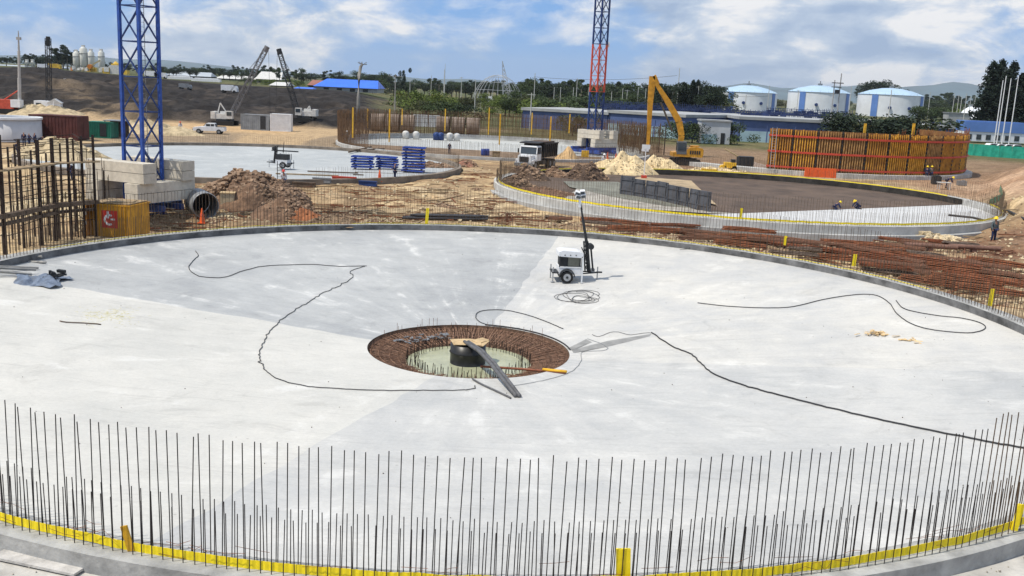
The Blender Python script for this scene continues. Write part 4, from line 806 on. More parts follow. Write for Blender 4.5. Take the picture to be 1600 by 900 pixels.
# ------------------------------------------------------------------ stacks of blue formwork panels
bpm = mat('blue_formwork', (.035, .08, .36), .5, .25, 1.5)
me = MB().box((0, 0, .05), (2.3, 1.15, .025))
for y in (-.56, 0, .56): me.box((0, y, .06), (2.35, .07, .14))
for x in (-1.14, -.4, .4, 1.14): me.box((x, 0, .06), (.07, 1.15, .13))
me = me.mesh('formwork_panel', bpm); rr = random.Random(6)
for (px, py, n, nm, st) in ((565, 264, 5, 'left', .27), (603, 264, 5, 'middle', .26), (645, 270, 9, 'tall right', .30)):
    P = hit(px, py); wd_ = ('lowest', 'second', 'third', 'fourth', 'fifth', 'sixth', 'seventh', 'eighth', 'top') if n == 9 else ('lowest', 'second', 'third', 'fourth', 'top')
    for k in range(n):
        o = link('stacked_form', me, None, (P.x+rr.gauss(0, .05), P.y+.6, P.z+.12+k*st), (rr.gauss(0, .01), rr.gauss(0, .02), rr.gauss(0, .05)), (1, 1, 1)); tag(o, '%s blue formwork panel of the %s stack' % (wd_[k], nm), 'formwork panel', 'stacked blue formwork panels')
        for s_ in (-.8, .8): link('spacer', MATS.setdefault('_sp', MB().box((0, 0, 0), (.12, 1.0, .13)).mesh('spacer', dwood)), o, (s_, 0, -.085))
# dark pipes stack behind the far kerb
for k in range(9):
    lay = k//5; yy = (k % 5)*.17+lay*.08; a_ = atz(628+12*lay+(k % 3)*4, 346, -.45); b_ = atz(762-6*(k % 3), 348, -.45)
    a_.y += yy; b_.y += yy; a_.z = b_.z = -.2+lay*.17
    tag(MB().cyl(a_, b_, .075, n=8).build('dark_pipe', mat('dark_plastic_pipe', (.05, .052, .058), .45, .2, 3), None), ('upper' if lay else 'lower')+' layer dark pipe stacked just beyond the far kerb, '+('nearest', 'second', 'middle', 'fourth', 'farthest', 'nearest', 'second', 'third', 'farthest')[k], 'pipe', 'dark pipes stacked beyond the far kerb')
P = hit(792, 352); tag(MB().box((0, 0, .4), (.14, .14, .9)).box((.1, 0, .8), (.3, .12, .12)).build('rusty_bracket', rust, None, P), 'rusty steel bracket right of the dark pipe stack', 'bracket')
# ------------------------------------------------------------------ rusty bar bundles on the right
rr = random.Random(21)
def bundle_mesh(L, n, m, rad=.03):
    mb = MB()
    for i in range(n):
        y = rr.gauss(0, .17); z = abs(rr.gauss(0, .09)); s0 = rr.uniform(-.3, .3); dz = rr.uniform(-.04, .04); pts = [(-L/2+s0+L*k/5, y+.03*math.sin(k+i)+rr.gauss(0, .02), max(.02, z+dz*math.sin(k*1.3+i))) for k in range(6)]; mb.tube(pts, rad, 4)
    return mb.mesh('bundle', m)
bms = [bundle_mesh(7, 16, rust), bundle_mesh(8, 16, rust2), bundle_mesh(6, 14, mat('grey_brown_bars', (.13, .095, .075), .85, .3, 3)), bundle_mesh(9, 18, mat('deep_rust_steel', (.20, .07, .035), .9, .3, 3))]
cn = ['brown', 'orange rust', 'grey brown', 'dark red rust']
spots = [(868, 341, 2, .5), (875, 348, 0, .5), (960, 350, 1, .9), (985, 357, 0, 1), (1010, 362, 1, 1), (940, 352, 2, .8), (1075, 364, 3, 1), (1110, 371, 0, 1.1), (1055, 356, 3, .8), (1150, 377, 1, 1), (1190, 384, 0, 1), (1170, 366, 1, .9), (1230, 376, 3, 1.1), (1245, 384, 1, .9), (1265, 394, 0, 1.1),
         (1285, 402, 3, 1), (1300, 390, 2, .8), (1225, 393, 0, 1), (1350, 384, 1, .9), (1330, 394, 3, .9), (1345, 404, 0, 1), (1375, 412, 1, 1.1), (1400, 398, 0, .9), (1360, 420, 3, 1), (1440, 408, 2, .7), (1420, 416, 1, .8), (1445, 426, 3, 1.1), (1480, 418, 0, .9), (1490, 436, 1, 1), (1525, 432, 0, .9), (1540, 446, 3, 1), (1560, 428, 1, .8), (1575, 452, 0, 1), (1410, 378, 3, .6), (1450, 387, 0, .8), (1500, 392, 2, .7), (1470, 376, 3, .5), (1390, 430, 0, .8), (1560, 464, 3, .8), (1100, 379, 0, .8)]
xs_ = [(rr.uniform(1090, 1600), 0, rr.choice((0, 0, 1, 2, 3)), rr.uniform(.4, .8)) for _ in range(22)]; xs_ = [(a, 372+(a-1090)*.16+rr.uniform(-14, 22)*(.5+(a-1090)/500), c, q) for a, _, c, q in xs_]
used_ = {}
for k, (px, py, c, sL) in enumerate(spots+xs_):
    P = atz(px, py, -.8); 
    for T in (T1, T2):
        d = math.hypot(P.x-T[0], P.y-T[1])
        if d < T[2]+1.3: q = (T[2]+1.3)/d; P.x = T[0]+(P.x-T[0])*q; P.y = T[1]+(P.y-T[1])*q
    lay = (k*7) % 3*.14; P.z = float(terr(P.x, P.y))+.12+lay
    a = -.16-.55*max(0, (px-1100)/500)+rr.gauss(0, .15); sL *= rr.uniform(.6, 1.0)
    where = 'left end of the long heap behind the light tower mast' if px < 930 else 'heap just right of the light tower mast' if px < 1080 else 'heap below the pale wall, left part' if px < 1215 else 'middle of the long rusty heap' if px < 1330 else 'heap right of its middle' if px < 1430 else 'right part of the heap near the standing worker' if px < 1520 else 'heap at the right edge of the picture'
    lab = '%s bar bundle, %s' % (cn[c], where)
    used_[lab] = used_.get(lab, 0)+1
    if used_[lab] > 1: lab = ('lower ', 'nearest ', 'short ', 'crooked ', 'loose ', 'half buried ', 'farther ', 'slanting ')[min(used_[lab]-2, 7)]+lab
    tag(link('rebar_bundle', bms[c], None, P, (0, rr.gauss(0, .015), a), (sL*.8, 1, 1.1)), lab, 'bar bundle', 'rusty bar bundles beyond the far kerb')
for (px, py, l) in ((1452, 392, 'thick rusty beam lying across timber blocks near the right'), (1520, 394, 'short rusty pipe right of the thick beam')):
    P = hit(px, py); tag(MB().cyl((-1.7, 0, .35), (1.7, -.3, .35), .16, n=10).box((0, 0, .1), (.3, .5, .3)).build('rusty_beam', mat('brown_beam', (.20, .11, .08), .8, .3, 2), None, P), l, 'beam')
a_ = atz(1482, 336, .08); pts = [a_, atz(1520, 340, .05), atz(1560, 350, -.3), atz(1600, 362, -.5), atz(1660, 380, -.5)]
tag(MB().tube(pts, .09, 8).build('black_hose', cable), 'thick black hose running over the tank rim to the right edge', 'hose')
pts = [hit(*p, fn=lambda x, y: terr(x, y, False)) for p in ((1555, 322), (1575, 332), (1600, 345), (1640, 365))]
for p in pts: p.z += .12
tag(MB().tube(pts, .09, 8).build('black_hose', cable), 'black hose lying on the earth slope at the right edge', 'hose')
# red and grey forms lying in the trench, left middle
for (px, py, w_, m, l) in ((538, 284, 2.2, redp, 'red steel form lying in the trench below the blue stacks'), (475, 293, 2.0, dwood, 'dark timber form at the left end of the trench'), (575, 291, 1.6, navy, 'navy steel form at the right end of the trench'), (503, 287, 1.6, grey, 'grey form between the dark and red forms in the trench')):
    P = hit(px, py); tag(MB().box((0, 0, .25), (w_, .5, .45), rz=-.1).box((0, -.27, .45), (w_+.1, .06, .1), rz=-.1).build('trench_form', m, None, P), l, 'formwork')
for (px, py, l, a) in ((560, 275, 1.0, .05), (600, 273, 6, .03), (650, 271, 5, -.04), (480, 275, 6, .12), (520, 271, 5, .08), (440, 279, 3, -.1)):
    P = hit(px, py, lambda x, y: terr(x, y, False)); tag(MB().box((0, 0, .12), (l, .16, .12), rz=a).build('timber_beam', dwood if px > 500 else wood, None, P), 'timber beam on the rim of the left slab, '+{560: 'short piece below the left blue stack', 600: 'below the middle blue stack', 650: 'below the tall blue stack', 480: 'left of the blue stacks', 520: 'just left of the left blue stack', 440: 'near the ladder'}[px], 'timber', 'timber beams along the rim of the left slab')
for (px, py, px2, py2) in ((580, 233, 545, 240), (555, 238, 600, 235)):
    a_, b_ = hit(px, py), hit(px2, py2); a_.z += .3; b_.z += .2; tag(MB().cyl(a_, b_, .12, n=6).build('timber_beam', dwood), ('dark' if px == 580 else 'brown')+' beam lying behind the left blue stack on the pale slab', 'timber')
ladder(hit(437, 296), on(437, 252, hit(437, 296)), .4, 'ladder', 'dark ladder standing upright beside the worker in a red helmet', dark, 9)
# ------------------------------------------------------------------ people
SK = {'hip': (0, 0, .95), 'chest': (0, 0, 1.28), 'neck': (0, 0, 1.47), 'head': (0, -.02, 1.60), 'crown': (0, 0, 1.72)}
def skel(pose):
    J = dict(SK); s_ = {}
    for k, sx in (('l', -1), ('r', 1)):
        J['sh'+k] = (sx*.20, 0, 1.42); J['el'+k] = (sx*.26, .02, 1.14); J['wr'+k] = (sx*.25, -.10, .90); J['ha'+k] = (sx*.24, -.14, .80)
        J['th'+k] = (sx*.10, 0, .90); J['kn'+k] = (sx*.12, -.02, .50); J['an'+k] = (sx*.13, .02, .10); J['to'+k] = (sx*.14, -.16, .05)
    if pose == 'walk':
        J['knl'] = (-.11, -.16, .52); J['anl'] = (-.12, -.24, .12); J['tol'] = (-.12, -.42, .08); J['knr'] = (.11, .06, .50); J['anr'] = (.12, .30, .16); J['tor'] = (.12, .16, .05); J['wrl'] = (-.25, .12, .92); J['hal'] = (-.24, .14, .83); J['wrr'] = (.24, -.25, .98); J['har'] = (.22, -.33, .93)
    if pose == 'work':
        for k, sx in (('l', -1), ('r', 1)): J['el'+k] = (sx*.27, -.12, 1.18); J['wr'+k] = (sx*.17, -.36, 1.14); J['ha'+k] = (sx*.12, -.46, 1.13)
    if pose == 'bend':
        for k, v in {'chest': (0, -.30, 1.12), 'neck': (0, -.46, 1.20), 'head': (0, -.58, 1.20), 'crown': (0, -.68, 1.24)}.items(): J[k] = v
        for k, sx in (('l', -1), ('r', 1)): J['sh'+k] = (sx*.19, -.42, 1.16); J['el'+k] = (sx*.24, -.50, .90); J['wr'+k] = (sx*.18, -.62, .70); J['ha'+k] = (sx*.15, -.68, .62)
    if pose == 'kneel':
        for k, v in {'hip': (0, .05, .40), 'chest': (0, -.22, .62), 'neck': (0, -.36, .74), 'head': (0, -.46, .80), 'crown': (0, -.52, .90)}.items(): J[k] = v
        for k, sx in (('l', -1), ('r', 1)): J['th'+k] = (sx*.1, .05, .36); J['kn'+k] = (sx*.15, -.30, .12); J['an'+k] = (sx*.15, .12, .08); J['to'+k] = (sx*.15, .26, .05); J['sh'+k] = (sx*.19, -.32, .70); J['el'+k] = (sx*.25, -.46, .44); J['wr'+k] = (sx*.18, -.62, .22); J['ha'+k] = (sx*.15, -.70, .12)
    return J
EB = [('hip', 'chest'), ('chest', 'neck'), ('neck', 'head'), ('head', 'crown')]+[(a+k, b+k) if a not in ('chest', 'hip') else (a, b+k) for k in 'lr' for a, b in (('chest', 'sh'), ('sh', 'el'), ('el', 'wr'), ('wr', 'ha'), ('hip', 'th'), ('th', 'kn'), ('kn', 'an'), ('an', 'to'))]
RB = {'hip': .13, 'chest': .15, 'neck': .055, 'head': .095, 'crown': .07, 'sh': .065, 'el': .045, 'wr': .032, 'ha': .035, 'th': .085, 'kn': .06, 'an': .045, 'to': .04}
_pm = {}
def skinned(pose, part):
    if (pose, part) in _pm: return _pm[(pose, part)]
    J = skel(pose); inc = {'body': set(J), 'overalls': {k for k in J if k[:2] not in ('ha', 'to') and k not in ('head', 'crown', 'hand') and not k.startswith('ha')}, 'shirt': {'chest', 'hip', 'shl', 'shr', 'ell', 'elr', 'wrl', 'wrr'}, 'trousers': {'hip', 'thl', 'thr', 'knl', 'knr', 'anl', 'anr'}}[part]
    if part == 'overalls': inc |= {'neck'}
    ks = [k for k in J if k in inc]; ed = [(ks.index(a), ks.index(b)) for a, b in EB if a in inc and b in inc]; me = bpy.data.meshes.new(part+'_'+pose); me.from_pydata([J[k] for k in ks], ed, [])
    o = bpy.data.objects.new('tmp', me); COL.objects.link(o); mo = o.modifiers.new('s', 'SKIN'); mo.use_smooth_shade = True; g = {'body': 0, 'overalls': .016, 'shirt': .022, 'trousers': .018}[part]
    for i, k in enumerate(ks):
        b = RB.get(k, RB.get(k[:2], .05)); r = b+g if part == 'body' or k != 'neck' else .06; me.skin_vertices[0].data[i].radius = (r*1.15 if k in ('chest', 'hip') else r, r*.85 if k in ('chest', 'hip') else r); me.skin_vertices[0].data[i].use_root = (k == 'hip')
    o.modifiers.new('sub', 'SUBSURF').levels = 1; dg = bpy.context.evaluated_depsgraph_get(); dg.update(); m2 = bpy.data.meshes.new_from_object(o.evaluated_get(dg)); bpy.data.objects.remove(o); _pm[(pose, part)] = m2; return m2
def withmat(me, m):
    k = me.name+m.name
    if k not in _pm: c = me.copy(); c.materials.clear(); c.materials.append(m); _pm[k] = c
    return _pm[k]
hm = MB().lathe([(.0, .155), (.06, .145), (.11, .10), (.13, .03), (.135, .0), (.185, -.015), (.185, -.005)], n=16)
def person(px, py, hpx, pose, face, top, bottom, hat, label, z=None, fn=surf, P=None):
    P = P or (atz(px, py, z) if z is not None else hit(px, py, fn)); s_ = min(1.1, max(.85, hpx*pmm(P)/(1.8 if pose in ('stand', 'walk', 'work') else 1.45 if pose == 'bend' else 1.0)))
    t = thing('person', label, 'person', P, R_(face)); t.scale = (s_,)*3; b = link('body', withmat(skinned(pose, 'body'), skin), t)
    link('trousers', withmat(skinned(pose, 'trousers'), bottom), t); link('shirt', withmat(skinned(pose, 'shirt'), top), t); J = skel(pose)
    if hat:
        c = Vector(J['crown']); h = Vector(J['head']); o = hm.mesh('helmet', hat); q = link('helmet', o, t, h.lerp(c, .45), ((0.0, 0, 0) if pose not in ('bend', 'kneel') else (.6, 0, 0)), (1.0, 1.12, 1.05))
    mb = MB()
    for k in 'lr': a, e = Vector(J['an'+k]), Vector(J['to'+k]); mb.cyl(a+Vector((0, 0, .08)), Vector((a.x, a.y, max(.04, a.z-.06))), .062, n=8); mb.box((a+e)/2+Vector((0, 0, -.02)), (.10, max(.2, (a-e).length+.1), .09), rz=math.atan2(-(e-a).x, (e-a).y))
    mb.build('boots', bootm, t); return t
person(443, 297, 32, 'stand', 30, whitecl, navycl, rhelm, 'person in pale shirt and red helmet standing by the ladder left of the trench')
person(617, 285, 28, 'work', -60, navycl, navycl, None, 'person in dark clothes standing on sand below the blue formwork stacks')
person(533, 225, 20, 'stand', 40, navycl, bootm, None, 'left of two dark clothed people standing at the left end of the brown bar curtain'); person(542, 224, 20, 'work', -60, greycl, bootm, whelm, 'right of two dark clothed people standing at the left end of the brown bar curtain')
for (px, py, h, po, f, l) in ((38, 226, 22, 'stand', 20, 'dark clothed person leftmost of the group on the bank behind the post frame'), (46, 227, 20, 'work', 80, 'second person from left in the group behind the post frame'), (55, 226, 21, 'stand', -30, 'person in the middle of the group behind the post frame'), (63, 228, 19, 'bend', 60, 'bending person at the right of the group behind the post frame'), (28, 243, 20, 'walk', 60, 'person in blue walking below the group behind the post frame'), (110, 280, 26, 'stand', 0, 'person in navy standing behind the skip end of the post frame')):
    base = hit(px, py+8); P = aty(px, py+2, base.y); person(px, py, h, po, f, navycl, navycl, None if px in (46, 63) else helm if px == 110 else None, l, P=P)
person(282, 208, 18, 'stand', 0, whitecl, mat('red_trousers', (.45, .10, .06), .8, .2, 5), rhelm, 'small distant person in white and red standing left of the white pickup')
person(943, 264, 24, 'stand', 20, whitecl, greycl, whelm, 'person in white shirt and helmet standing between the dark soil and the pale sand')
person(702, 240, 16, 'stand', 20, navycl, navycl, whelm, 'distant person with white helmet standing by the rim of the far tank')
person(1433, 280, 22, 'work', 200, navycl, navycl, helm, 'person in navy with yellow helmet working at the foot of the orange formwork'); person(1447, 281, 22, 'stand', 150, navycl, navycl, helm, 'left of two people in navy standing close together below the orange formwork'); person(1454, 281, 22, 'work', 180, greycl, navycl, helm, 'right of two people in navy standing close together below the orange formwork')
person(1478, 294, 20, 'bend', 60, navycl, navycl, helm, 'person in navy bending over a bench at the right below the formwork')
person(1304, 328, 15, 'kneel', 80, navycl, navycl, helm, 'left of two people in yellow helmets kneeling at the edge of the fresh concrete', z=-.58); person(1341, 327, 15, 'kneel', -80, navycl, navycl, helm, 'right of two people in yellow helmets kneeling at the edge of the fresh concrete', z=-.58)
person(1551, 379, 41, 'stand', 20, greycl, navycl, helm, 'person in grey green jacket and yellow helmet standing on the rubble at the far right', z=-.8)
person(1163, 262, 14, 'stand', 0, greycl, navycl, helm, 'person beside the dark generator right of the excavator')
P = hit(1474, 296); t = thing('work_bench', 'pale work bench beside the bending person below the formwork', 'bench', P); MB().box((0, 0, .8), (1.5, .8, .08)).build('top', dwhite, t)
for (x, y) in ((-.6, -.3), (.6, -.3), (-.6, .3), (.6, .3)): MB().box((x, y, .38), (.08, .08, .76)).build('leg', dwhite, t)
P = hit(1462, 288); tag(MB().box((0, 0, .5), (1.0, .7, .9)).box((0, 0, 1.0), (.8, .5, .1)).build('tool_box', dark, None, P), 'dark tool box on the ground left of the pale bench', 'box')
P = hit(1502, 290); tag(MB().box((0, 0, .3), (1.0, .7, .55)).box((.2, 0, .6), (.3, .3, .1)).build('grey_box', grey, None, P), 'low grey box right of the pale bench', 'box')
for (px, py, a) in ((1345, 268, .25), (1330, 270, -.1)):
    P = hit(px, py); P.z += .5; tag(MB().box((0, 0, 0), (2.0, .4, .06), ry=a).box((.6, 0, -.25), (.1, .3, .5)).build('propped_board', dwhite if a > 0 else wood, None, P), ('white' if a > 0 else 'tan')+' board propped right of the orange barrier', 'board')
P = hit(1006, 278); t = thing('marker_pole', 'thin white marker pole with a red foot before the pale sand', 'pole', P); MB().cyl((0, 0, 0), (0, 0, 3.3), .05, n=6).build('pole', white, t); MB().box((0, 0, .15), (.6, .5, .3)).build('foot', redp, t); MB().box((0, -.05, 3.5), (.9, .08, .5)).build('board', white, t)
# ------------------------------------------------------------------ vehicles
def wheel(mb_parent, x, y, r, w_, ax='x', dual=False, rimm=grey, name='wheel'):
    d = Vector((w_/2, 0, 0)) if ax == 'x' else Vector((0, w_/2, 0)); c = Vector((x, y, r)); o = MB().cyl(c-d, c+d, r, n=20).build(name, tyre, mb_parent); MB().cyl(c-d*1.06, c+d*1.06, r*.55, n=14).build('rim', rimm, o); return o
P = hit(836, 266); tk = thing('dump_truck', 'white cabbed dump truck with a black tipper box facing the camera', 'truck', P+Vector((0, 3.2, 0)), R_(-22))
mb = MB(); mb.box((0, -2.95, 1.22), (1.7, 1.3, .85), top=.94); mb.box((-.85, -2.9, .95), (.62, 1.2, .5), top=.9); mb.box((.85, -2.9, .95), (.62, 1.2, .5), top=.9); mb.build('bonnet', white, tk)
mb = MB(); mb.prism([(-1.1, 1.0), (1.1, 1.0), (1.1, 1.75), (-1.1, 1.75)], -2.3, -.9); mb.box((0, -1.5, 2.66), (2.1, 1.5, .16), top=.93); mb.box((0, -.95, 2.2), (2.15, .1, .95))
for x in (-1.04, 1.04): mb.box((x, -2.2, 2.2), (.09, .12, .9), rx=-.15); mb.box((x, -1.6, 2.2), (.07, .1, .9))
mb.build('cab', white, tk)
MB().box((0, -2.22, 2.18), (1.95, .05, .82), rx=-.15).build('windscreen', glass, tk)
for x in (-1.06, 1.06): MB().box((x, -1.55, 2.18), (.03, 1.15, .75)).build('side_window', glass, tk)
mb = MB().box((0, -3.62, 1.2), (1.15, .06, .62))
for k in range(5): mb.box((0, -3.66, .98+k*.11), (1.1, .03, .04))
mb.build('grille', dark, tk); MB().box((0, -3.72, .62), (2.3, .2, .32)).build('bumper', grey, tk); MB().box((0, -3.83, .62), (.5, .02, .14)).build('number_plate', mat('plate_yellow', (.6, .45, .05), .5, .05, 3), tk)
for x in (-.92, .92): MB().box((x, -3.52, 1.0), (.34, .08, .22)).build('headlight', mat('headlight_glass', (.55, .56, .58), .1, .05, 3, spec=.8), tk)
for x in (-1.35, 1.35): q = MB().box((x, -2.1, 2.1), (.16, .08, .5)).build('mirror', dark, tk)
tb_ = mat('black_tipper_paint', (.028, .026, .026), .6, .35, 1.2)
mb = MB(); mb.prism([(-1.25, 1.35), (1.25, 1.35), (1.32, 3.0), (1.22, 3.0), (1.15, 1.5), (-1.15, 1.5), (-1.22, 3.0), (-1.32, 3.0)], -.5, 4.2); mb.box((0, -.5, 2.2), (2.5, .1, 1.75)); mb.box((0, 4.2, 2.1), (2.5, .1, 1.5)); mb.box((0, -1.3, 3.08), (2.4, 1.9, .12), rx=.05)
for k in range(7): mb.box((1.33, -.2+k*.68, 2.15), (.12, .12, 1.6)); mb.box((-1.33, -.2+k*.68, 2.15), (.12, .12, 1.6))
mb.box((1.34, 1.85, 2.95), (.14, 4.7, .14)); mb.box((-1.34, 1.85, 2.95), (.14, 4.7, .14)); mb.build('tipper_box', tb_, tk)
mb = MB().box((0, 1.6, 3.05), (2.2, 3.8, .2)); mb.build('soil_load', dks, tk)
mb = MB().box((0, .3, .85), (.9, 7.2, .3)); mb.box((1.0, -.2, .75), (.5, 1.0, .5)); mb.box((-1.0, -.2, .75), (.5, 1.0, .5)); mb.build('chassis', dark, tk)
for y in (-2.75, 1.9, 3.2):
    for x in (-1.0, 1.0): wheel(tk, x, y, .52, .32 if y < 0 else .55)
# pickups
def pickup(px, py, rz, label, m=white):
    P = hit(px, py); t = thing('pickup_truck', label, 'pickup truck', P, rz)
    mb = MB(); mb.prism([(-2.45, .45), (-2.4, .95), (-1.35, 1.08), (-.75, 1.10), (2.4, 1.12), (2.45, .5)], -.85, .85); mb.prism([(-.85, 1.08), (-.35, 1.66), (.85, 1.68), (1.05, 1.12)], -.72, .72); mb.build('body', m, t)
    mb = MB()
    for y in (-.735, .735): mb.box((-.12, y, 1.37), (.62, .02, .36)); mb.box((.55, y, 1.38), (.5, .02, .36))
    mb.box((-.66, 0, 1.38), (.05, 1.3, .55), ry=.72); mb.box((1.0, 0, 1.4), (.05, 1.25, .4), ry=-.3); mb.build('windows', glass, t); MB().box((1.72, 0, 1.15), (1.3, 1.5, .06)).build('load_bed', dark, t)
    MB().box((-2.47, 0, .6), (.1, 1.6, .22)).build('bumper', dark, t)
    for x in (-1.55, 1.55):
        for y in (-.8, .8): wheel(t, x, y, .38, .24, 'y')
    for y in (-.65, .65): MB().box((-2.42, y, .85), (.08, .3, .14)).build('headlight', MATS['headlight_glass'], t)
    return t
pickup(328, 209, R_(6), 'white double cab pickup parked in front of the left crawler crane'); pickup(232, 208, R_(170), 'white pickup half hidden behind the big blue mast')
pickup(66, 213, R_(20), 'blue pickup behind the group of people at far left', mat('car_blue', (.08, .16, .36), .4, .1, 3))
# excavator
P = hit(1072, 259); ex = thing('excavator', 'orange yellow long reach excavator with its arm folded to a high peak', 'excavator', P+Vector((0, 1.5, 0)), 0); O = ex.location
S_ = pmm(P)
def X(px, py): q = on(px, py, Vector((0, O.y, 0))); return q-O
for y in (-1.25, 1.25):
    mb = MB(); mb.prism([(-2.0, .3), (-1.75, .02), (1.75, .02), (2.0, .3), (2.0, .55), (1.75, .82), (-1.75, .82), (-2.0, .55)], y-.3, y+.3)
    for k in range(16): mb.box((-1.8+k*.24, y, .85), (.14, .64, .05)); mb.box((-1.8+k*.24, y, .02), (.14, .64, .05))
    mb.build('track', black, ex)
mb = MB().box((0, 0, .7), (2.2, 2.1, .5)); mb.cyl((0, 0, .8), (0, 0, 1.15), .8, n=20); mb.build('undercarriage', dark, ex)
mb = MB(); mb.prism([(-1.9, 1.15), (2.1, 1.15), (2.2, 1.4), (2.15, 2.35), (1.2, 2.55), (.2, 2.35), (-.3, 1.9), (-1.9, 1.7)], -1.35, 1.35); mb.box((1.2, .3, 2.6), (1.2, 1.4, .14)); mb.build('engine_housing', yellow, ex)
MB().box((1.95, 0, 1.75), (.6, 2.5, .9)).build('counterweight', yellow, ex)
MB().box((-.72, -.9, 2.35), (1.35, .95, 1.7), top=.9).build('cab', mat('cab_grey', (.12, .13, .14), .5, .15, 3), ex)
for (c, d) in (((-.72, -1.385, 2.5), (1.05, .03, 1.0)), ((-1.37, -.9, 2.5), (.03, .75, 1.0))): MB().box(c, d).build('cab_window', glass, ex)
for k in range(5): MB().box((.5+k*.3, -1.37, 1.8), (.2, .03, .5)).build('vent', dark, ex)
def beam(mb, pts, wy=.45):
    for (a, ha), (b, hb) in zip(pts[:-1], pts[1:]):
        d = (b-a).normalized(); n = Vector((-d.z, 0, d.x)); q = [a+n*ha/2, b+n*hb/2, b-n*hb/2, a-n*ha/2]; vs = [v+Vector((0, -wy/2, 0)) for v in q]+[v+Vector((0, wy/2, 0)) for v in q]; mb.add(vs, [(0, 1, 2, 3), (7, 6, 5, 4), (0, 4, 5, 1), (1, 5, 6, 2), (2, 6, 7, 3), (3, 7, 4, 0)])
    return mb
bo = MB(); beam(bo, [(X(1060, 240), .5), (X(1065, 212), .75), (X(1061, 190), .85), (X(1044, 160), .75), (X(1026, 132), .5)]); beam(bo, [(X(1026, 132), .5), (X(1022, 125), .45)]); bo.build('boom', yellow, ex)
st = MB(); beam(st, [(X(1019, 119), .75), (X(1018, 138), .85), (X(1016, 160), .7), (X(1013, 215), .45), (X(1012, 226), .4)], .4); beam(st, [(X(1022, 118), .5), (X(1028, 131), .45)], .4); st.build('stick', yellow, ex)
mb = MB().cyl(X(1050, 205)+Vector((0, -.3, 0)), X(1032, 160)+Vector((0, -.3, 0)), .13, n=8); mb.cyl(X(1036, 158), X(1026, 124), .12, n=8); mb.cyl(X(1018, 150), X(1008, 215), .1, n=8); mb.build('hydraulic_ram', mat('ram_steel', (.10, .08, .06), .5, .2, 3), ex)
q = X(1010, 240); mb = MB(); mb.prism([(q.x-.65, q.z+1.1), (q.x+.55, q.z+1.1), (q.x+.75, q.z+.4), (q.x+.3, q.z-.15), (q.x-.5, q.z+.1)], -.65, .65); mb.build('bucket', mat('brown_bucket', (.34, .25, .16), .7, .3, 2), ex)
MB().box(X(1007, 237)+Vector((0, -.68, .25)), (.95, .04, .35)).build('plate', white, ex)
# crawler cranes and rigs
def crawler(px, py, tip, root, label, face, lat=True, m=dwhite):
    P = hit(px, py); t = thing('crawler_crane', label, 'crane', P); s_ = pmm(P); f = face
    for y in (-1.7, 1.7): MB().box((0, y, .45), (3.9, .7, .8)).build('track', black, t)
    MB().box((0, 0, 1.0), (2.6, 2.6, .4)).build('undercarriage', dark, t); mb = MB().box((-f*.5, 0, 1.65), (3.3, 2.4, .9)); mb.box((-f*1.9, 0, 1.85), (.8, 2.6, 1.3)); mb.box((-f*.3, .4, 2.3), (1.2, 1.0, .5)); mb.build('house', m, t); q = MB().box((f*1.1, -1.0, 2.0), (1.2, .9, 1.4)).build('cab', m, t); MB().box((f*1.15, -1.47, 2.2), (.9, .04, .7)).build('cab_window', glass, q)
    a = on(*root, P)-P; b = on(*tip, P)-P; mb = MB(); lattice(mb, a, a.lerp(b, .5), .9, 8, .08, .04); lattice(mb, a.lerp(b, .5), b, .75, 8, .07, .04); d = (b-a).normalized(); mb.cyl(b-d*.3, b+d*.7, .5, n=8); mb.build('boom', dark if not lat else mat('grey_boom', (.16, .16, .17), .5, .3, .3), t)
    g = a+Vector((-f*2.2, 0, 1.9)); mb = MB().cyl(a+Vector((-f*1.2, 0, .4)), g, .12, n=4); mb.cyl(g+Vector((-f*.8, 0, -3)), g, .12, n=4); mb.build('gantry', m, t); mb = MB()
    for y in (-.4, .4): mb.cyl(g+Vector((0, y, 0)), b+Vector((0, y*.6, 0)), .028, n=3)
    mb.cyl(b+d*.5+Vector((f*.3, 0, 0)), Vector((b.x+f*.8, 0, 1.5)), .03, n=3); mb.build('pendant_ropes', dark, t); return t
crawler(352, 196, (415, 78), (363, 178), 'white crawler crane with its lattice boom leaning up to the right', 1)
crawler(477, 191, (437, 82), (466, 180), 'crawler crane with a dark boom leaning up to the left beside the white container', -1, False)
P = hit(14, 178); t = thing('drilling_rig', 'red tracked drilling rig with a tall pale mast at the far left', 'drilling rig', P)
MB().box((0, -.6, .5), (5, .8, .9)).build('track', black, t); MB().box((0, 1.4, .5), (5, .8, .9)).build('track', black, t); MB().box((-.8, .3, 1.8), (4.4, 2.6, 1.7)).build('house', cranered, t); MB().box((1.9, -.5, 2.0), (1.8, 1.4, 1.4)).build('cab', white, t)
b0 = on(31, 176, P)-P; b1 = on(29, 55, P)-P; mb = MB(); mb.cyl(b0, b0.lerp(b1, .45), .33, n=8); mb.cyl(b0.lerp(b1, .45), b0.lerp(b1, .8), .26, n=8); mb.cyl(b0.lerp(b1, .8), b1+Vector((0, 0, .8)), .2, .08, n=8); mb.box(b1+Vector((0, 0, -.6)), (.7, .6, .5)); mb.build('mast', mat('pale_mast', (.44, .43, .41), .6, .2, .5), t); MB().cyl(Vector((-2.4, 0, 1.5)), b0.lerp(b1, .3), .12, n=6).build('back_stay', cranered, t)
P = hit(74, 177); t = thing('cable_rig', 'white cabbed rig with a thin dark lattice mast left of the big blue mast', 'drilling rig', P); MB().box((0, 0, 1.2), (3.8, 2.4, 2.2)).build('house', white, t); MB().box((-1, -1.22, 1.5), (1, .04, .8)).build('cab_window', glass, t)
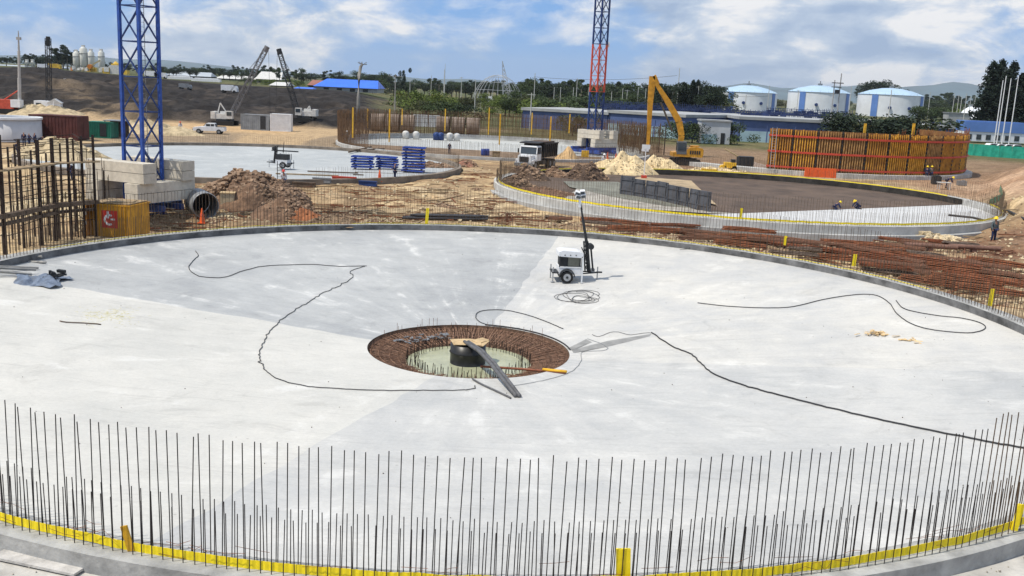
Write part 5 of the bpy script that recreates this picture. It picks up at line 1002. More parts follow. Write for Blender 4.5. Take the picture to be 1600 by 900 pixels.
P2 = on(77, 172, P)-P; mb = MB(); lattice(mb, P2, on(75, 60, P)-P, .75, 16, .08, .035); mb.cyl(on(75, 72, P)-P, on(75, 57, P)-P, .4, n=6); mb.build('mast', dark, t)
P = hit(87, 178); t = thing('site_cabin', 'small white cabin with a pitched roof right of the cable rig', 'cabin', P, R_(15)); MB().box((0, 0, 1.0), (2.2, 2.2, 2.0)).build('wall', white, t); mb = MB(); mb.prism([(-1.3, 2.0), (1.3, 2.0), (0, 2.8)], -1.2, 1.2); mb.build('roof', dwhite, t)
# containers and sheds
def container(px, py, L_, W_, H_, rz, m, label, ends=None, open_=False, n=14):
    P = hit(px, py); t = thing('container', label, 'container', P, rz); mb = MB().box((0, 0, H_/2), (L_, W_, H_-.06))
    for k in range(n): mb.box((-L_/2+.2+k*(L_-.4)/(n-1), -W_/2-.02, H_/2), (.09, .05, H_-.3))
    for s_ in (-1, 1): mb.box((s_*L_/2, -W_/2, H_/2), (.14, .14, H_))
    mb.box((0, -W_/2, H_-.06), (L_, .13, .12)); mb.box((0, -W_/2, .08), (L_, .13, .15)); mb.build('body', m, t)
    if open_: MB().box((L_/2-1.0, -W_/2-.06, H_/2), (.9, .05, H_-.5)).build('doorway', dark, t)
    for k in (-1, 1): MB().box((L_/2+.03, k*W_/4, H_/2), (.04, W_/2-.1, H_-.25)).build('door', m, t)
    return t
gct = mat('grey_container', (.25, .27, .29), .6, .2, .8)
container(402, 203, 4.9, 2.4, 2.7, R_(-4), gct, 'grey steel container with a dark open doorway beside the left crawler crane', open_=True)
container(440, 205, 3.4, 2.4, 3.0, R_(4), white, 'white box container right of the grey container')
container(94, 217, 6.4, 3, 3.1, R_(-5), mat('maroon_container', (.10, .032, .028), .7, .25, .8), 'maroon container at far left behind the post frame')
container(160, 215, 3.5, 2.4, 2.2, R_(-3), mat('green_container', (.02, .16, .11), .6, .2, .8), 'small green container left of the big blue mast', open_=True); 
P = hit(183, 215); t = thing('dark_shed', 'dark open shed between the green container and the blue mast', 'shed', P); mb = MB().box((0, 1.0, 1.2), (2.6, .1, 2.3)); mb.build('back_wall', dwood, t); MB().box((0, 0, 2.35), (2.8, 2.4, .1)).build('roof', grey, t)
for x in (-1.2, 1.2): MB().box((x, -1, 1.2), (.1, .1, 2.3)).build('post', dwood, t)
P = hit(-6, 221); t = thing('round_tank', 'pale round water tank with a white rim at the far left edge', 'tank', P+Vector((0, 3, 0))); MB().lathe([(3.9, 0), (3.9, 2.7), (0, 2.7)], n=36).build('wall', mat('pale_grey_paint', (.52, .52, .53), .6, .12, .4), t); MB().ring((0, 0, 0), 3.6, 4.05, 2.7, 2.95, 36).build('rim', white, t)
container(666, 198, 5.6, 2.6, 2.5, R_(0), white, 'white container standing behind the brown bar curtain')
for (px, l) in ((604, 'left'), (706, 'right')):
    P = hit(px, 196, lambda x, y: terr(x, y, False)); P.y = 186; P = aty(px, 194, 186); P.z = -.5; mb = MB()
    for k in range(3): mb.cyl((-2.8+k*2.8, 0, 1.7), (-.4+k*2.8, 0, 1.7), 1.65, n=20)
    tag(mb.build('precast_pipes', mat('dusty_brown_pipe', (.33, .26, .21), .85, .25, .6), None, P, kind='stuff') if 0 else mb.build('concrete_pipe', MATS['dusty_brown_pipe'] if 'dusty_brown_pipe' in MATS else mat('dusty_brown_pipe', (.33, .26, .21), .85, .25, .6), None, P), 'row of big brown concrete pipes, %s of the white container' % l, 'pipe')
for k, px in enumerate((634, 650, 682, 689, 703, 714)):
    P = hit(px, 209, lambda x, y: terr(x, y, False)); P.y = 165; q = aty(px, 206, 165); mb = MB().lathe([(0, 0), (.52, 0), (.55, 1.0), (.4, 1.2), (.15, 1.3), (0, 1.3)], n=14); tag(mb.build('plastic_drum', navy if k in (2, 3) else dwhite, None, (q.x, 165, -.4)), '%s plastic drum inside the far tank, %s' % (('navy' if k in (2, 3) else 'white'), ('leftmost', 'second from left', 'left of the navy pair', 'right of the navy pair', 'second from right', 'rightmost')[k]), 'drum')
for k, (px, py, l) in enumerate(((755, 243, 'left'), (761, 243, 'right'))): P = hit(px, py); tag(MB().lathe([(0, 0), (.3, 0), (.32, .3), (.3, .6), (.3, .9), (0, .9)], n=12).build('blue_drum', MATS['blue_formwork'], None, P), l+' of two small blue drums near the rim of the far tank', 'drum')
P = hit(775, 249); tag(MB().box((0, 0, .5), (1., .8, 1.0)).box((0, 0, 1.02), (1.1, .9, .06)).build('wooden_box', wood, None, P), 'brown wooden box at the left of the dump truck', 'box')
# second light tower on the grey slab
P = hit(447, 262); t = dup(lt, P, R_(170), 'dark second light tower trailer with arms folded flat on the left grey slab'); 
for ch in list(t.children):
    if ch.name.split('.')[0] in ('mast', 'mast_head', 'floodlight', 'strut', 'canopy'):
        for g in list(ch.children): bpy.data.objects.remove(g)
        bpy.data.objects.remove(ch)
MB().box((-.1, .5, 1.75), (2.9, .12, .12)).build('folded_mast', dark, t); MB().cyl((.1, .5, 1.6), (.0, .5, 2.7), .06, .03, n=6).build('spindle', dark, t)
# small plant right of the excavator
P = hit(1163, 265); t = thing('generator', 'dark tracked drilling machine with an arm, right of the excavator', 'machine', P); MB().box((0, 0, 1.0), (2.0, 1.6, 1.5)).build('body', dark, t); MB().box((0, 0, .2), (2.2, 1.6, .35)).build('track', black, t); MB().cyl((-.8, 0, 1.6), (-2.8, 0, 2.6), .08, n=6).build('arm', mat('buff_arm', (.5, .38, .2), .6, .2, 3), t)
P = hit(1137, 267); t = thing('road_roller', 'small yellow roller beside the dark tracked machine', 'roller', P); MB().box((.2, 0, .75), (1.5, 1.0, .7)).build('body', mat('bright_yellow_paint', (.75, .45, .03), .5, .15, 3), t); MB().cyl((-.7, -.5, .38), (-.7, .5, .38), .38, n=16).build('drum', MATS['bright_yellow_paint'], t); MB().cyl((.75, -.5, .35), (.75, .5, .35), .35, n=16).build('wheel', tyre, t); MB().box((.6, 0, 1.3), (.5, .8, .4)).build('seat', dark, t)
P = hit(1110, 270); tag(MB().box((0, 0, .25), (1.6, .8, .4)).box((-.9, 0, .35), (.5, .5, .3)).build('yellow_attachment', MATS['bright_yellow_paint'], None, P), 'low yellow attachment lying on pale sand left of the roller', 'attachment')
P = hit(914, 246); tag(MB().box((0, 0, .5), (1.0, .6, .9)).box((0, -.3, .5), (.8, .05, .5)).build('yellow_box', MATS['bright_yellow_paint'], None, P), 'small yellow box at the foot of the distant crane', 'box')
# cage of brown bars and props near the distant crane
P = hit(1002, 241); P.y = max(P.y, 136); t = thing('bar_cage', 'square cage of brown upright bars right of the distant crane', 'bar cage', P+Vector((-.0, 1, 0))); rr = random.Random(4); mb = MB()
for i in range(26):
    for y in (0, 3, 6): mb.cyl((-3.2+i*.27, y+rr.gauss(0, .1), 0), (-3.2+i*.27+rr.gauss(0, .08), y, rr.uniform(3.6, 4.6)), .035, n=4)
for z in (.8, 1.6, 2.4, 3.2, 4.0):
    for y in (0, 3, 6): mb.cyl((-3.3, y, z), (3.6, y, z), .035, n=4)
mb.build('bars', cur, t, kind='stuff')
for (x, y) in ((-3.3, 0), (3.6, 0), (-3.3, 6), (3.6, 6), (0, 0)): MB().box((x, y-.1, 2.3), (.16, .16, 4.6)).build('post', dwood, t)
# ------------------------------------------------------------------ trees
def crown_mesh(name, m, kind, n, seed):
    rr = np.random.RandomState(seed); vs = []; fs = []
    def leaf(c, s_):
        a = rr.normal(size=3); a /= np.linalg.norm(a); b = np.cross(a, rr.normal(size=3)); b /= np.linalg.norm(b); k = len(vs); vs.extend([c-a*s_, c+b*s_*.6, c+a*s_, c-b*s_*.6]); fs.append((k, k+1, k+2, k+3))
    cl = []
    if kind == 'round':
        for i in range(15): d = rr.normal(size=3); d /= np.linalg.norm(d); q = rr.rand()**.5; cl.append((np.array([0, 0, .60])+d*np.array([.30, .30, .27])*q, .10+.08*rr.rand()))
        ls = .019
    elif kind == 'tall':
        for i in range(12): z = .35+.6*i/12; w_ = .13*(1-abs(z-.62)); cl.append((np.array([rr.normal()*w_, rr.normal()*w_, z]), .06+.05*rr.rand()))
        ls = .017
    elif kind == 'bush':
        for i in range(14): cl.append((np.array([rr.normal()*.30, rr.normal()*.30, .2+.5*rr.rand()]), .16+.1*rr.rand()))
        ls = .024
    if kind == 'conifer':
        L_ = 34
        for i in range(L_):
            z = .10+.88*i/L_; R0 = .20*(1-z)**.75+.012
            for b in range(7):
                a = rr.rand()*6.283; r_ = R0*(.65+.6*rr.rand())
                for k in range(max(3, n//(L_*7))): t = rr.rand()**.7; leaf(np.array([math.cos(a)*r_*t, math.sin(a)*r_*t, z-.05*t+rr.normal()*.008])+rr.normal(size=3)*.010, .022*(1-.4*z))
    else:
        for i in range(n):
            c, r_ = cl[rr.randint(len(cl))]; d = rr.normal(size=3); d /= np.linalg.norm(d); leaf(c+d*r_*rr.rand()**.4*np.array([1, 1, .8]), ls*(.6+.8*rr.rand()))
    me = bpy.data.meshes.new(name); me.from_pydata([tuple(v) for v in vs], [], fs); me.materials.append(m); return me
def trunk_mesh(kind, m):
    mb = MB(); mb.tube([(0, 0, -.03), (.01, 0, .25), (-.01, .01, .5), (0, 0, .78 if kind != 'bush' else .4)], [.022, .016, .011, .003], 6)
    if kind in ('round', 'bush'):
        for a in (0, 1.3, 2.5, 3.8, 5): mb.tube([(0, 0, .22+.05*a*.4), (.1*math.cos(a), .1*math.sin(a), .45), (.2*math.cos(a), .2*math.sin(a), .62)], [.010, .007, .003], 5)
    return mb.mesh('trunk', m)
PT = {}
for kind in ('round', 'tall', 'bush', 'conifer'):
    tmk = trunk_mesh(kind, paleb if kind == 'tall' else bark)
    for g in ('dg', 'mg', 'yg', 'ol', 'co'):
        if (kind == 'conifer') != (g == 'co'): continue
        PT[(kind, g)] = [(crown_mesh('crown', greens[g], kind, 2600 if kind != 'conifer' else 4200, 7*s_+len(kind)), tmk) for s_ in range(3)]
rt = random.Random(50)
TN = {'round': ('round_tree', 'tree'), 'tall': ('eucalyptus_tree', 'tree'), 'bush': ('bush', 'bush'), 'conifer': ('conifer_tree', 'tree')}
CNM = {'dg': 'dark green', 'mg': 'green', 'yg': 'yellow green', 'ol': 'olive green', 'co': 'blackish green'}
def tree(px, yt, D, kind, g, wid=1., label=None, group=None):
    q = aty(px, yt, D); z = float(terr(q.x, D))-.1; h = max(.8, q.z-z); cm, tm = PT[(kind, g)][rt.randrange(3)]
    t = thing(TN[kind][0], label, TN[kind][1], (q.x, D, z), rt.uniform(0, 6.28), group); t.scale = (h*wid, h*wid, h); link('crown', cm, t); link('trunk', tm, t); return t
used2 = {}
def where(px):
    for a, l in ((60, 'left of the silos at far left'), (115, 'just left of the tall silos'), (190, 'between silos and blue mast'), (260, 'just right of the big blue mast'), (350, 'left of the raised grey boom'), (430, 'between the two crane booms'), (490, 'left of the blue roofed hall'), (590, 'behind the blue roofed hall'), (680, 'right of the blue roofed hall'), (740, 'left of the white arched frame'), (830, 'behind the white arched frame'), (900, 'between arched frame and distant crane'), (960, 'by the distant crane mast'), (1010, 'left of the excavator peak'), (1070, 'right of the excavator peak'), (1130, 'left of the three white tanks'), (1230, 'by the first white tank'), (1340, 'by the second white tank'), (1450, 'by the third white tank'), (1540, 'right of the white tanks'), (1700, 'at the far right')):
        if px < a: return l
def band(x0, x1, n, y0, y1, D0, D1, kinds, gs, w_=1.):
    for i in range(n):
        px = x0+(x1-x0)*(i+rt.uniform(.1, .9))/n; k = rt.choice(kinds); g = rt.choice(gs); D = rt.uniform(D0, D1); t_ = (px-x0)/(x1-x0); yt = y0+(y1-y0)*t_+rt.uniform(-4.5, 4.5)
        lab = '%s %s in the far belt, %s' % (CNM[g], {'round': 'rounded tree', 'tall': 'slender tree', 'bush': 'bush', 'conifer': 'conifer'}[k], where(px))
        used2[lab] = used2.get(lab, 0)+1; hh = used2[lab]
        if hh > 1: lab = ('second ', 'third ', 'fourth ', 'fifth ', 'another ')[min(hh-2, 4)]+lab
        tree(px, yt, D, k, g, w_*(rt.uniform(1.1, 1.9) if k != 'bush' else rt.uniform(1.4, 2.2)), lab, 'trees and bushes of the far belt, '+where(px))
band(-10, 115, 22, 86, 88, 560, 700, ['tall', 'tall', 'round'], ['dg'], 1.0)
for px, yt in ((89, 74), (97, 68), (104, 72), (110, 76), (42, 82), (57, 84)): tree(px, yt, 520, 'tall', 'dg', 1.5, 'tall dark eucalyptus %s, %s' % (where(px), {89: 'leftmost of the tall clump', 97: 'tallest of the clump', 104: 'second tallest of the clump', 110: 'rightmost of the clump', 42: 'above the two small silos', 57: 'right of the two small silos'}[px]))
band(160, 260, 10, 98, 101, 560, 700, ['tall', 'round'], ['dg'])
band(250, 440, 26, 102, 104, 560, 720, ['round', 'tall', 'round', 'conifer'][:3], ['dg', 'dg', 'mg'])
band(430, 620, 22, 108, 116, 560, 720, ['round', 'tall', 'round'], ['dg', 'dg', 'mg'])
band(600, 800, 24, 122, 126, 560, 760, ['round', 'round', 'tall'], ['dg', 'mg', 'dg'])
band(800, 960, 26, 124, 127, 420, 700, ['round', 'round', 'tall'], ['dg', 'mg', 'mg'])
band(800, 1130, 24, 141, 148, 330, 430, ['round', 'bush'], ['mg', 'mg', 'ol', 'dg'], 1.15)
band(960, 1130, 24, 126, 132, 420, 700, ['round', 'round', 'tall'], ['dg', 'mg', 'dg'])
band(630, 900, 18, 143, 154, 300, 380, ['bush', 'bush', 'round'], ['yg', 'ol', 'mg', 'yg'])
band(1200, 1350, 8, 150, 156, 930, 1100, ['round', 'bush'], ['mg', 'dg', 'ol'])
band(1355, 1560, 26, 138, 152, 900, 1150, ['round', 'tall', 'conifer'][:2], ['dg', 'mg'])
band(1440, 1560, 12, 158, 166, 420, 600, ['bush', 'round'], ['yg', 'mg', 'ol'])
band(460, 640, 12, 128, 134, 500, 560, ['bush', 'round'], ['mg', 'dg', 'ol'])
band(380, 470, 7, 122, 126, 460, 520, ['bush'], ['mg', 'ol', 'yg'])
for (px, yt, D, k, g, w_, l) in ((632, 104, 420, 'tall', 'dg', .55, 'lone thin pine sticking up above the belt right of the blue hall'), (1042, 110, 330, 'round', 'dg', 1.0, 'large round dark tree just right of the excavator peak'), (1070, 126, 330, 'conifer', 'co', 1.4, 'first dark conifer right of the excavator peak'), (1084, 122, 330, 'conifer', 'co', 1.2, 'second dark conifer right of the excavator peak'), (1092, 122, 332, 'conifer', 'co', 1.2, 'third dark conifer right of the excavator peak'), (1105, 125, 330, 'round', 'dg', 1.0, 'dark round tree left of the three white tanks'), (1118, 125, 335, 'round', 'dg', 1.0, 'dark round tree next to the first white tank'),
        (1374, 120, 860, 'round', 'dg', 1.6, 'round dark tree sticking up behind the third white tank'), (1362, 124, 860, 'round', 'dg', 1.3, 'lower round dark tree left behind the third white tank'), (1385, 123, 862, 'round', 'dg', 1.3, 'round dark tree right behind the third white tank'),
        (1345, 163,206, 'bush', 'dg', 1.6, 'dark bush left of the big bush in front of the third white tank'), (1362, 172,206, 'bush', 'ol', 1.5, 'low olive bush between two dark bushes above the orange formwork'), (1392, 163,206, 'bush', 'dg', 2.2, 'big dark rounded bush in front of the third white tank'), (1415, 168,206, 'bush', 'dg', 1.8, 'right shoulder of dark bushes above the orange formwork'), (1442, 184,206, 'bush', 'ol', 1.3, 'low olive bush right of the big dark bushes'),
        (641, 126, 290, 'bush', 'yg', 1.1, 'tall yellow green bush right of the lamp post'), (665, 150, 230, 'bush', 'ol', 1.6, 'wide olive bush above the white container'), (700, 150, 222, 'bush', 'mg', 1.5, 'leafy green bush above the brown concrete pipes'), (723, 156, 222, 'bush', 'dg', 1.5, 'dark green bush right of the leafy one'), (690, 138, 300, 'bush', 'yg', 1.3, 'yellow green bush behind the yellow digger'), (788, 138, 380, 'bush', 'yg', 1.2, 'light green bush in front of the white arched frame'), (852, 143, 262, 'bush', 'yg', 1.4, 'light green bush left of the distant crane above the grey wall'), (880, 146, 262, 'bush', 'mg', 1.6, 'green bush by the distant crane above the grey wall'), (897, 166, 205, 'bush', 'ol', 1.2, 'olive bush before the grey wall'),
        (1068, 176, 200, 'bush', 'mg', 1.4, 'green bush between the two blue walls'), (1085, 180, 198, 'bush', 'dg', 1.2, 'dark bush beside the small white building'), (1145, 182, 198, 'bush', 'mg', 1.3, 'green bush right of the small white building')): tree(px, yt, D, k, g, w_, l)
for (px, yt, D, w_, l) in ((1554, 90, 300, 1.15, 'leftmost spire of the tall dark conifers at the far right'), (1568, 88, 306, 1.2, 'tallest dark conifer at the far right'), (1586, 91, 300, 1.2, 'third tall dark conifer at the far right'), (1578, 104, 294, 1.5, 'dark conifer in front of the tall spires at far right'), (1600, 110, 300, 1.5, 'dark conifer cut by the right edge'), (1546, 130, 292, 1.5, 'shorter dark conifer left of the tall spires'), (1562, 128, 290, 1.8, 'dense dark conifer low in the cluster'), (1592, 134, 290, 1.9, 'dense dark conifer low at the right edge')): tree(px, yt, D, 'conifer', 'co', w_, l)
# ------------------------------------------------------------------ far structures
lblue = mat('light_blue_roof', (.38, .52, .66), .5, .08, .1); tblue = mat('tank_blue_band', (.11, .22, .52), .5, .1, .2); twhite = mat('tank_white', (.72, .75, .78), .45, .08, .15)
for k, (px, w_, yt) in enumerate(((1167, 90, 135), (1278, 95, 135), (1390, 99, 139))):
    D = 700; r = w_/2*D/F; q = aty(px, 166, D+r); t = thing('storage_tank', ('first and leftmost', 'middle', 'rightmost')[k]+' of three big white storage tanks with pale blue domed roofs', 'storage tank', (q.x, D+r, -.5)); top = on(px, yt+9, Vector((0, D, 0))).z+.5
    MB().lathe([(r, 0), (r, top)], n=40).build('wall', twhite, t); MB().lathe([(r+.5, top), (r*.66, top+2.9), (r*.3, top+4.6), (0, top+5.)], n=40, smooth=False).build('roof', lblue, t)
    for a in (-137, -43): 
        p = MB().lathe([(r+.25, 0), (r+.25, top-.2)], n=3, a0=R_(a-6), a1=R_(a+6)).build('blue_band', tblue, t)
    MB().box((0, 0, top+5.6), (2.6, 2.6, 1.3)).cyl((0, 0, top+5), (0, 0, top+8), .35, n=6).build('vent', grey, t)
    for x in (-.35, .25): MB().cyl((x*r, -r*.95, top*.42), (x*r, -r*1.0, top*.42), 1.1, n=12).build('hatch', navy, t)
    mb = MB()
    for i in range(24): a = 2*math.pi*i/24; mb.cyl((r*math.cos(a), r*math.sin(a), top), (r*math.cos(a), r*math.sin(a), top+1.2), .08, n=3)
    mb.build('railing', grey, t, kind='stuff')
slate = mat('slate_blue_wall', (.085, .125, .27), .7, .2, .25); lip = mat('grey_wall_lip', (.36, .37, .37), .8, .15, .3); cyanw = mat('pale_cyan_wall', (.36, .50, .55), .7, .15, .3); navr = mat('navy_railing', (.03, .05, .14), .6, .3, .3)
def bwall(p0, p1, yt0, D0, D1, dz, m, name, label, cat, low=None, deep=16):
    a = aty(p0, yt0, D0); h = a.z+.5; b = aty(p1, yt0, D1); A = Vector((a.x, D0, -.5)); B = Vector((b.x, D1, -.5)); d = B-A; rz = math.atan2(d.y, d.x); t = thing(name, label, cat, A, rz); Ln = d.length
    MB().box((Ln/2, deep/2, h/2-.3), (Ln, deep, h-.6)).build('wall', m, t); MB().box((Ln/2, deep/2-.1, h-.28), (Ln+.6, deep+.6, .62)).build('coping', lip, t)
    if low: MB().box((Ln/2, -.08, h*.22), (Ln*.99, .12, h*.44)).build('lower_band', low, t)
    for k in range(int(Ln/6)+1): MB().box((k*6, -.08, h*.35), (.25, .14, h*.7)).build('pilaster', m, t)
    return t, Ln, h
t, Ln, h = bwall(817, 950, 168, 232, 224, 0, slate, 'basin_wall', 'long slate blue basin with grey coping left of and behind the distant crane', 'building', deep=30)
t, Ln, h = bwall(952, 1072, 172, 224, 212, 0, slate, 'basin_wall', 'slate blue basin with pale cyan base behind the excavator', 'building', cyanw, deep=30)
bt = t; 
t3b, Ln3, h3 = bwall(1157, 1492, 182, 214, 214, 0, slate, 'basin_wall', 'long blue basin wall behind the orange formwork', 'building', cyanw, deep=34)
rr = random.Random(5)
def rails(px0, px1, D, z0, label, n, hh=1.5):
    a = aty(px0, 150, D); b = aty(px1, 150, D); t = thing('walkway_railing', label, 'railing', (a.x, D, z0)); L_ = b.x-a.x; mb = MB()
    for i in range(n): x = L_*i/(n-1); mb.cyl((x, 0, 0), (x, 0, hh+rr.uniform(-.2, .5)), .07, n=3); mb.cyl((x, 1.5, 0), (x+rr.uniform(-.6, .6), 1.5, hh), .06, n=3)
    for z in (.5, 1.0, hh): mb.cyl((0, 0, z), (L_, 0, z), .06, n=3)
    for i in range(n//3): mb.box((rr.uniform(0, L_), rr.uniform(0, 2), rr.uniform(.3, .9)), (rr.uniform(.5, 1.8), .8, rr.uniform(.4, 1.1)))
    mb.box((L_/2, 2, .1), (L_, 4, .35)); mb.build('rails', navr, t, kind='stuff')
rails(945, 1200, 246, 4.1, 'navy railings and pipework along the basins right of the distant crane', 90); rails(940, 1150, 262, 4.7, 'second farther row of navy railings behind the basins', 70); rails(1160, 1335, 232, 4.2, 'navy railings and pipework below the first two white tanks', 60); rails(1200, 1335, 250, 5.0, 'farther navy pipework at the foot of the white tanks', 50); rails(1440, 1500, 232, 3.6, 'short navy railing right of the dark bushes', 18)
P = aty(1118, 206, 196); t = thing('small_building', 'small pale building with a dark door between the two blue walls', 'building', (P.x, 196, -.5)); MB().box((0, 2, 2.3), (5.8, 4, 4.4)).build('wall', mat('pale_grey_wall', (.50, .52, .54), .7, .12, .4), t); MB().box((0, 2, 4.6), (6.2, 4.5, .3)).build('roof', lip, t); MB().box((1.5, -.03, 1.2), (.8, .1, 2.1)).build('door', dark, t); MB().box((-1.2, -.03, 1.0), (3.0, .1, 1.8)).build('lower_band', cyanw, t)
def net(pts, h, label, m=gmesh, lean=0):
    P = [hit(*p) for p in pts]; t = thing('net_fence', label, 'fence', P[0]); O = P[0]; mb = MB(); vs = []; n = 12
    for i in range(len(P)-1):
        for k in range(n+1): q = P[i].lerp(P[i+1], k/n)-O; w_ = .12*math.sin(k*1.9); vs += [(q.x, q.y+w_, q.z), (q.x, q.y+w_*.5, q.z+h), (q.x, q.y+w_*.5+.03, q.z+h), (q.x, q.y+w_+.03, q.z)]
    m_ = (len(P)-1)*(n+1); mb.add(vs, [(4*i+k, 4*i+4+k, 4*i+4+(k+1) % 4, 4*i+(k+1) % 4) for i in range(m_-1) for k in range(4)]); mb.build('netting', m, t)
    for i in range(len(P)-1):
        for k in range(0, 5): q = P[i].lerp(P[i+1], k/4)-O; MB().cyl(q, q+Vector((0, 0, h+.15)), .05, n=5).build('post', wood, t)
net([(1506, 242), (1560, 246), (1640, 251)], 2.3, 'bright green net fence on top of the bank at the far right'); net([(1545, 322), (1566, 312), (1562, 300)], .6, 'small piece of green net in the cut right of the brown floored tank')
net([(1068, 214), (1130, 216), (1205, 219)], 1.4, 'pale green net fence in front of the small pale building', mat('pale_green_net', (.20, .40, .28), .8, .2, 1.))
# right edge buildings
P = aty(1560, 214, 270); t = thing('site_office', 'low blue and white office building under the conifers at far right', 'building', (P.x, 272, -.2)); MB().box((0, 3, 1.4), (17, 6, 2.6)).build('wall', twhite, t); MB().box((0, -.06, 4.0), (17.4, .3, 2.6)).build('fascia', tblue, t); MB().box((0, 3, 4.2), (17, 6, 2.8)).build('upper_wall', tblue, t)
for k in range(6): MB().box((-7+k*2.6, -.05, 1.3), (1.3, .1, 1.4)).build('window', glass, t)
P = aty(1537, 182, 420); t = thing('domed_tank', 'white domed tank left of the dark conifers', 'storage tank', (P.x, 430, 0)); MB().lathe([(6.2, 0), (6.2, 2.5), (5.6, 5.4), (4.2, 7.6), (2.2, 9), (0, 9.5)], n=28).build('shell', twhite, t); MB().box((0, 0, 9.8), (2, 2, .8)).build('cap', grey, t); MB().box((-3, -6.2, 1.2), (3, .5, 2.4)).build('base_box', slate, t)
P = hit(1490, 196, lambda x, y: terr(x, y, False)); t = thing('small_building', 'tiny pale building left of the domed tank', 'building', aty(1495, 185, 400)); MB().box((0, 0, 0), (9, 5, 4)).build('wall', lip, t); MB().box((0, 0, 2.1), (9.6, 5.6, .4)).build('roof', grey, t)
def car(px, py, D, rz, m, label):
    P = aty(px, py, D); t = thing('parked_car', label, 'car', (P.x, D, float(terr(P.x, D))), rz); mb = MB(); mb.prism([(-2.1, .35), (-2.1, .85), (-1.2, .95), (-.6, 1.45), (1.1, 1.45), (1.7, .95), (2.1, .85), (2.1, .35)], -.85, .85); mb.build('body', m, t); mb = MB(); mb.prism([(-1.05, .98), (-.55, 1.38), (1.05, 1.38), (1.5, .98)], -.87, .87); mb.build('windows', glass, t)
    for x in (-1.3, 1.3):
        for y in (-.8, .8): wheel(t, x, y, .33, .2, 'y')
for (px, l) in ((1549, 'leftmost'), (1562, 'second'), (1574, 'third'), (1586, 'rightmost')): car(px, 222, 230, .25, white, l+' of four white cars parked above the green net fence')
# hall with blue roof
def hall(px0, px1, yb, yt, D, label, m, deep=22, wallm=lip, peak=.5):
    a = aty(px0, yb, D); b = aty(px1, yb, D); z = float(terr((a.x+b.x)/2, D))-.3; top = aty((px0+px1)/2, yt, D+deep/2).z; h = top-z; L_ = b.x-a.x; t = thing('hall', label, 'building', (a.x, D, z)); wh = h*.35
    MB().box((L_/2, deep/2, wh/2), (L_-1, deep-1, wh)).build('wall', wallm, t); mb = MB(); mb.add([(0, -.5, wh), (L_, -.5, wh), (L_-L_*.06, deep/2, h), (L_*.14, deep/2, h), (0, deep, wh), (L_, deep, wh)], [(0, 1, 2, 3), (3, 2, 5, 4), (0, 3, 4), (1, 5, 2), (0, 4, 5, 1)]); mb.build('roof', m, t)
    for k in range(4): MB().box((L_*(.2+.2*k), .45, wh*.45), (2.2, .1, wh*.7)).build('doorway', dark, t)
hall(489, 591, 143, 124, 420, 'large hall with a bright blue pitched roof, far left of centre', mat('bright_blue_roof', (.04, .16, .72), .45, .1, .15)); hall(458, 489, 143, 136, 400, 'small low building with a blue roof left of the blue hall', MATS['bright_blue_roof'], 8)
for (px0, px1, yb, yt, D, l) in ((-20, 38, 112, 101, 620, 'long pale greenhouse roof at the far left skyline'), (58, 100, 112, 103, 600, 'pale low roof left of the silos'), (258, 330, 124, 112, 640, 'long grey white shed right of the big blue mast'), (335, 405, 126, 118, 660, 'pale shed between the mast and the left crane boom'), (398, 440, 124, 112, 600, 'pale glasshouse between the two crane booms'), (420, 450, 138, 128, 430, 'small white shed left of the dark crane boom'), (480, 505, 132, 125, 470, 'small red roofed shed behind the blue hall'), (1500, 1530, 178, 168, 620, 'pale shed right of the white tanks')):
    hall(px0, px1, yb, yt, D, l, mat('dull_red_roof', (.28, .12, .09), .7, .1, .2) if px0 == 480 else dwhite if px0 > 300 else mat('pale_blue_grey_roof', (.42, .46, .50), .6, .12, .1), 14, mat('dim_wall', (.22, .23, .23), .8, .15, .3))
# concrete plant
def silo(px, yt, r, label, D=470, leg=3.0):
    q = aty(px, yt, D); z = float(terr(q.x, D)); h = q.z-z; t = thing('silo', label, 'silo', (q.x, D, z)); MB().lathe([(.5, leg*.4), (r, leg), (r, h-1.0), (r*.4, h)], n=18).build('shell', mat('silo_paint', (.62, .62, .57), .55, .12, .3), t)
    for a in (45, 135, 225, 315): MB().cyl((r*.8*math.cos(R_(a)), r*.8*math.sin(R_(a)), 0), (r*.8*math.cos(R_(a)), r*.8*math.sin(R_(a)), leg+.3), .18, n=5).build('leg', grey, t)
    MB().ring((0, 0, 0), r+.05, r+.25, h*.72, h*.72+.2, 18).build('band', grey, t); MB().box((0, 0, h+.3), (1.2, 1.2, .9)).build('filter', dwhite, t)
for (px, yt, r, l) in ((119, 80, 1.6, 'leftmost tall silo of the distant concrete plant'), (130, 73, 1.75, 'tallest silo of the distant concrete plant'), (142, 79, 1.45, 'third silo from left of the distant concrete plant'), (158, 79, 1.45, 'rightmost tall silo of the distant concrete plant')): silo(px, yt, r, l)
for (px, l) in ((42, 'left'), (51, 'right')): silo(px, 95, 1.15, l+' of two small grey silos at the far left', 500, 2)
py_ = mat('plant_yellow', (.70, .45, .06), .6, .25, .5); por = mat('plant_orange', (.60, .20, .03), .6, .2, .5)
q = aty(150, 116, 452); z = float(terr(q.x, 452)); t = thing('batching_plant', 'yellow and orange batching plant machinery at the foot of the silos', 'machinery', (q.x, 452, z)); rr = random.Random(8)
for k in range(22): x = rr.uniform(-11, 11); MB().box((x, rr.uniform(-2, 2), rr.uniform(.6, 2.2)), (rr.uniform(.8, 3), 2, rr.uniform(.8, 2.2)), top=rr.uniform(.7, 1)).build('hopper', rr.choice((py_, py_, por, dwhite, dwhite)), t)
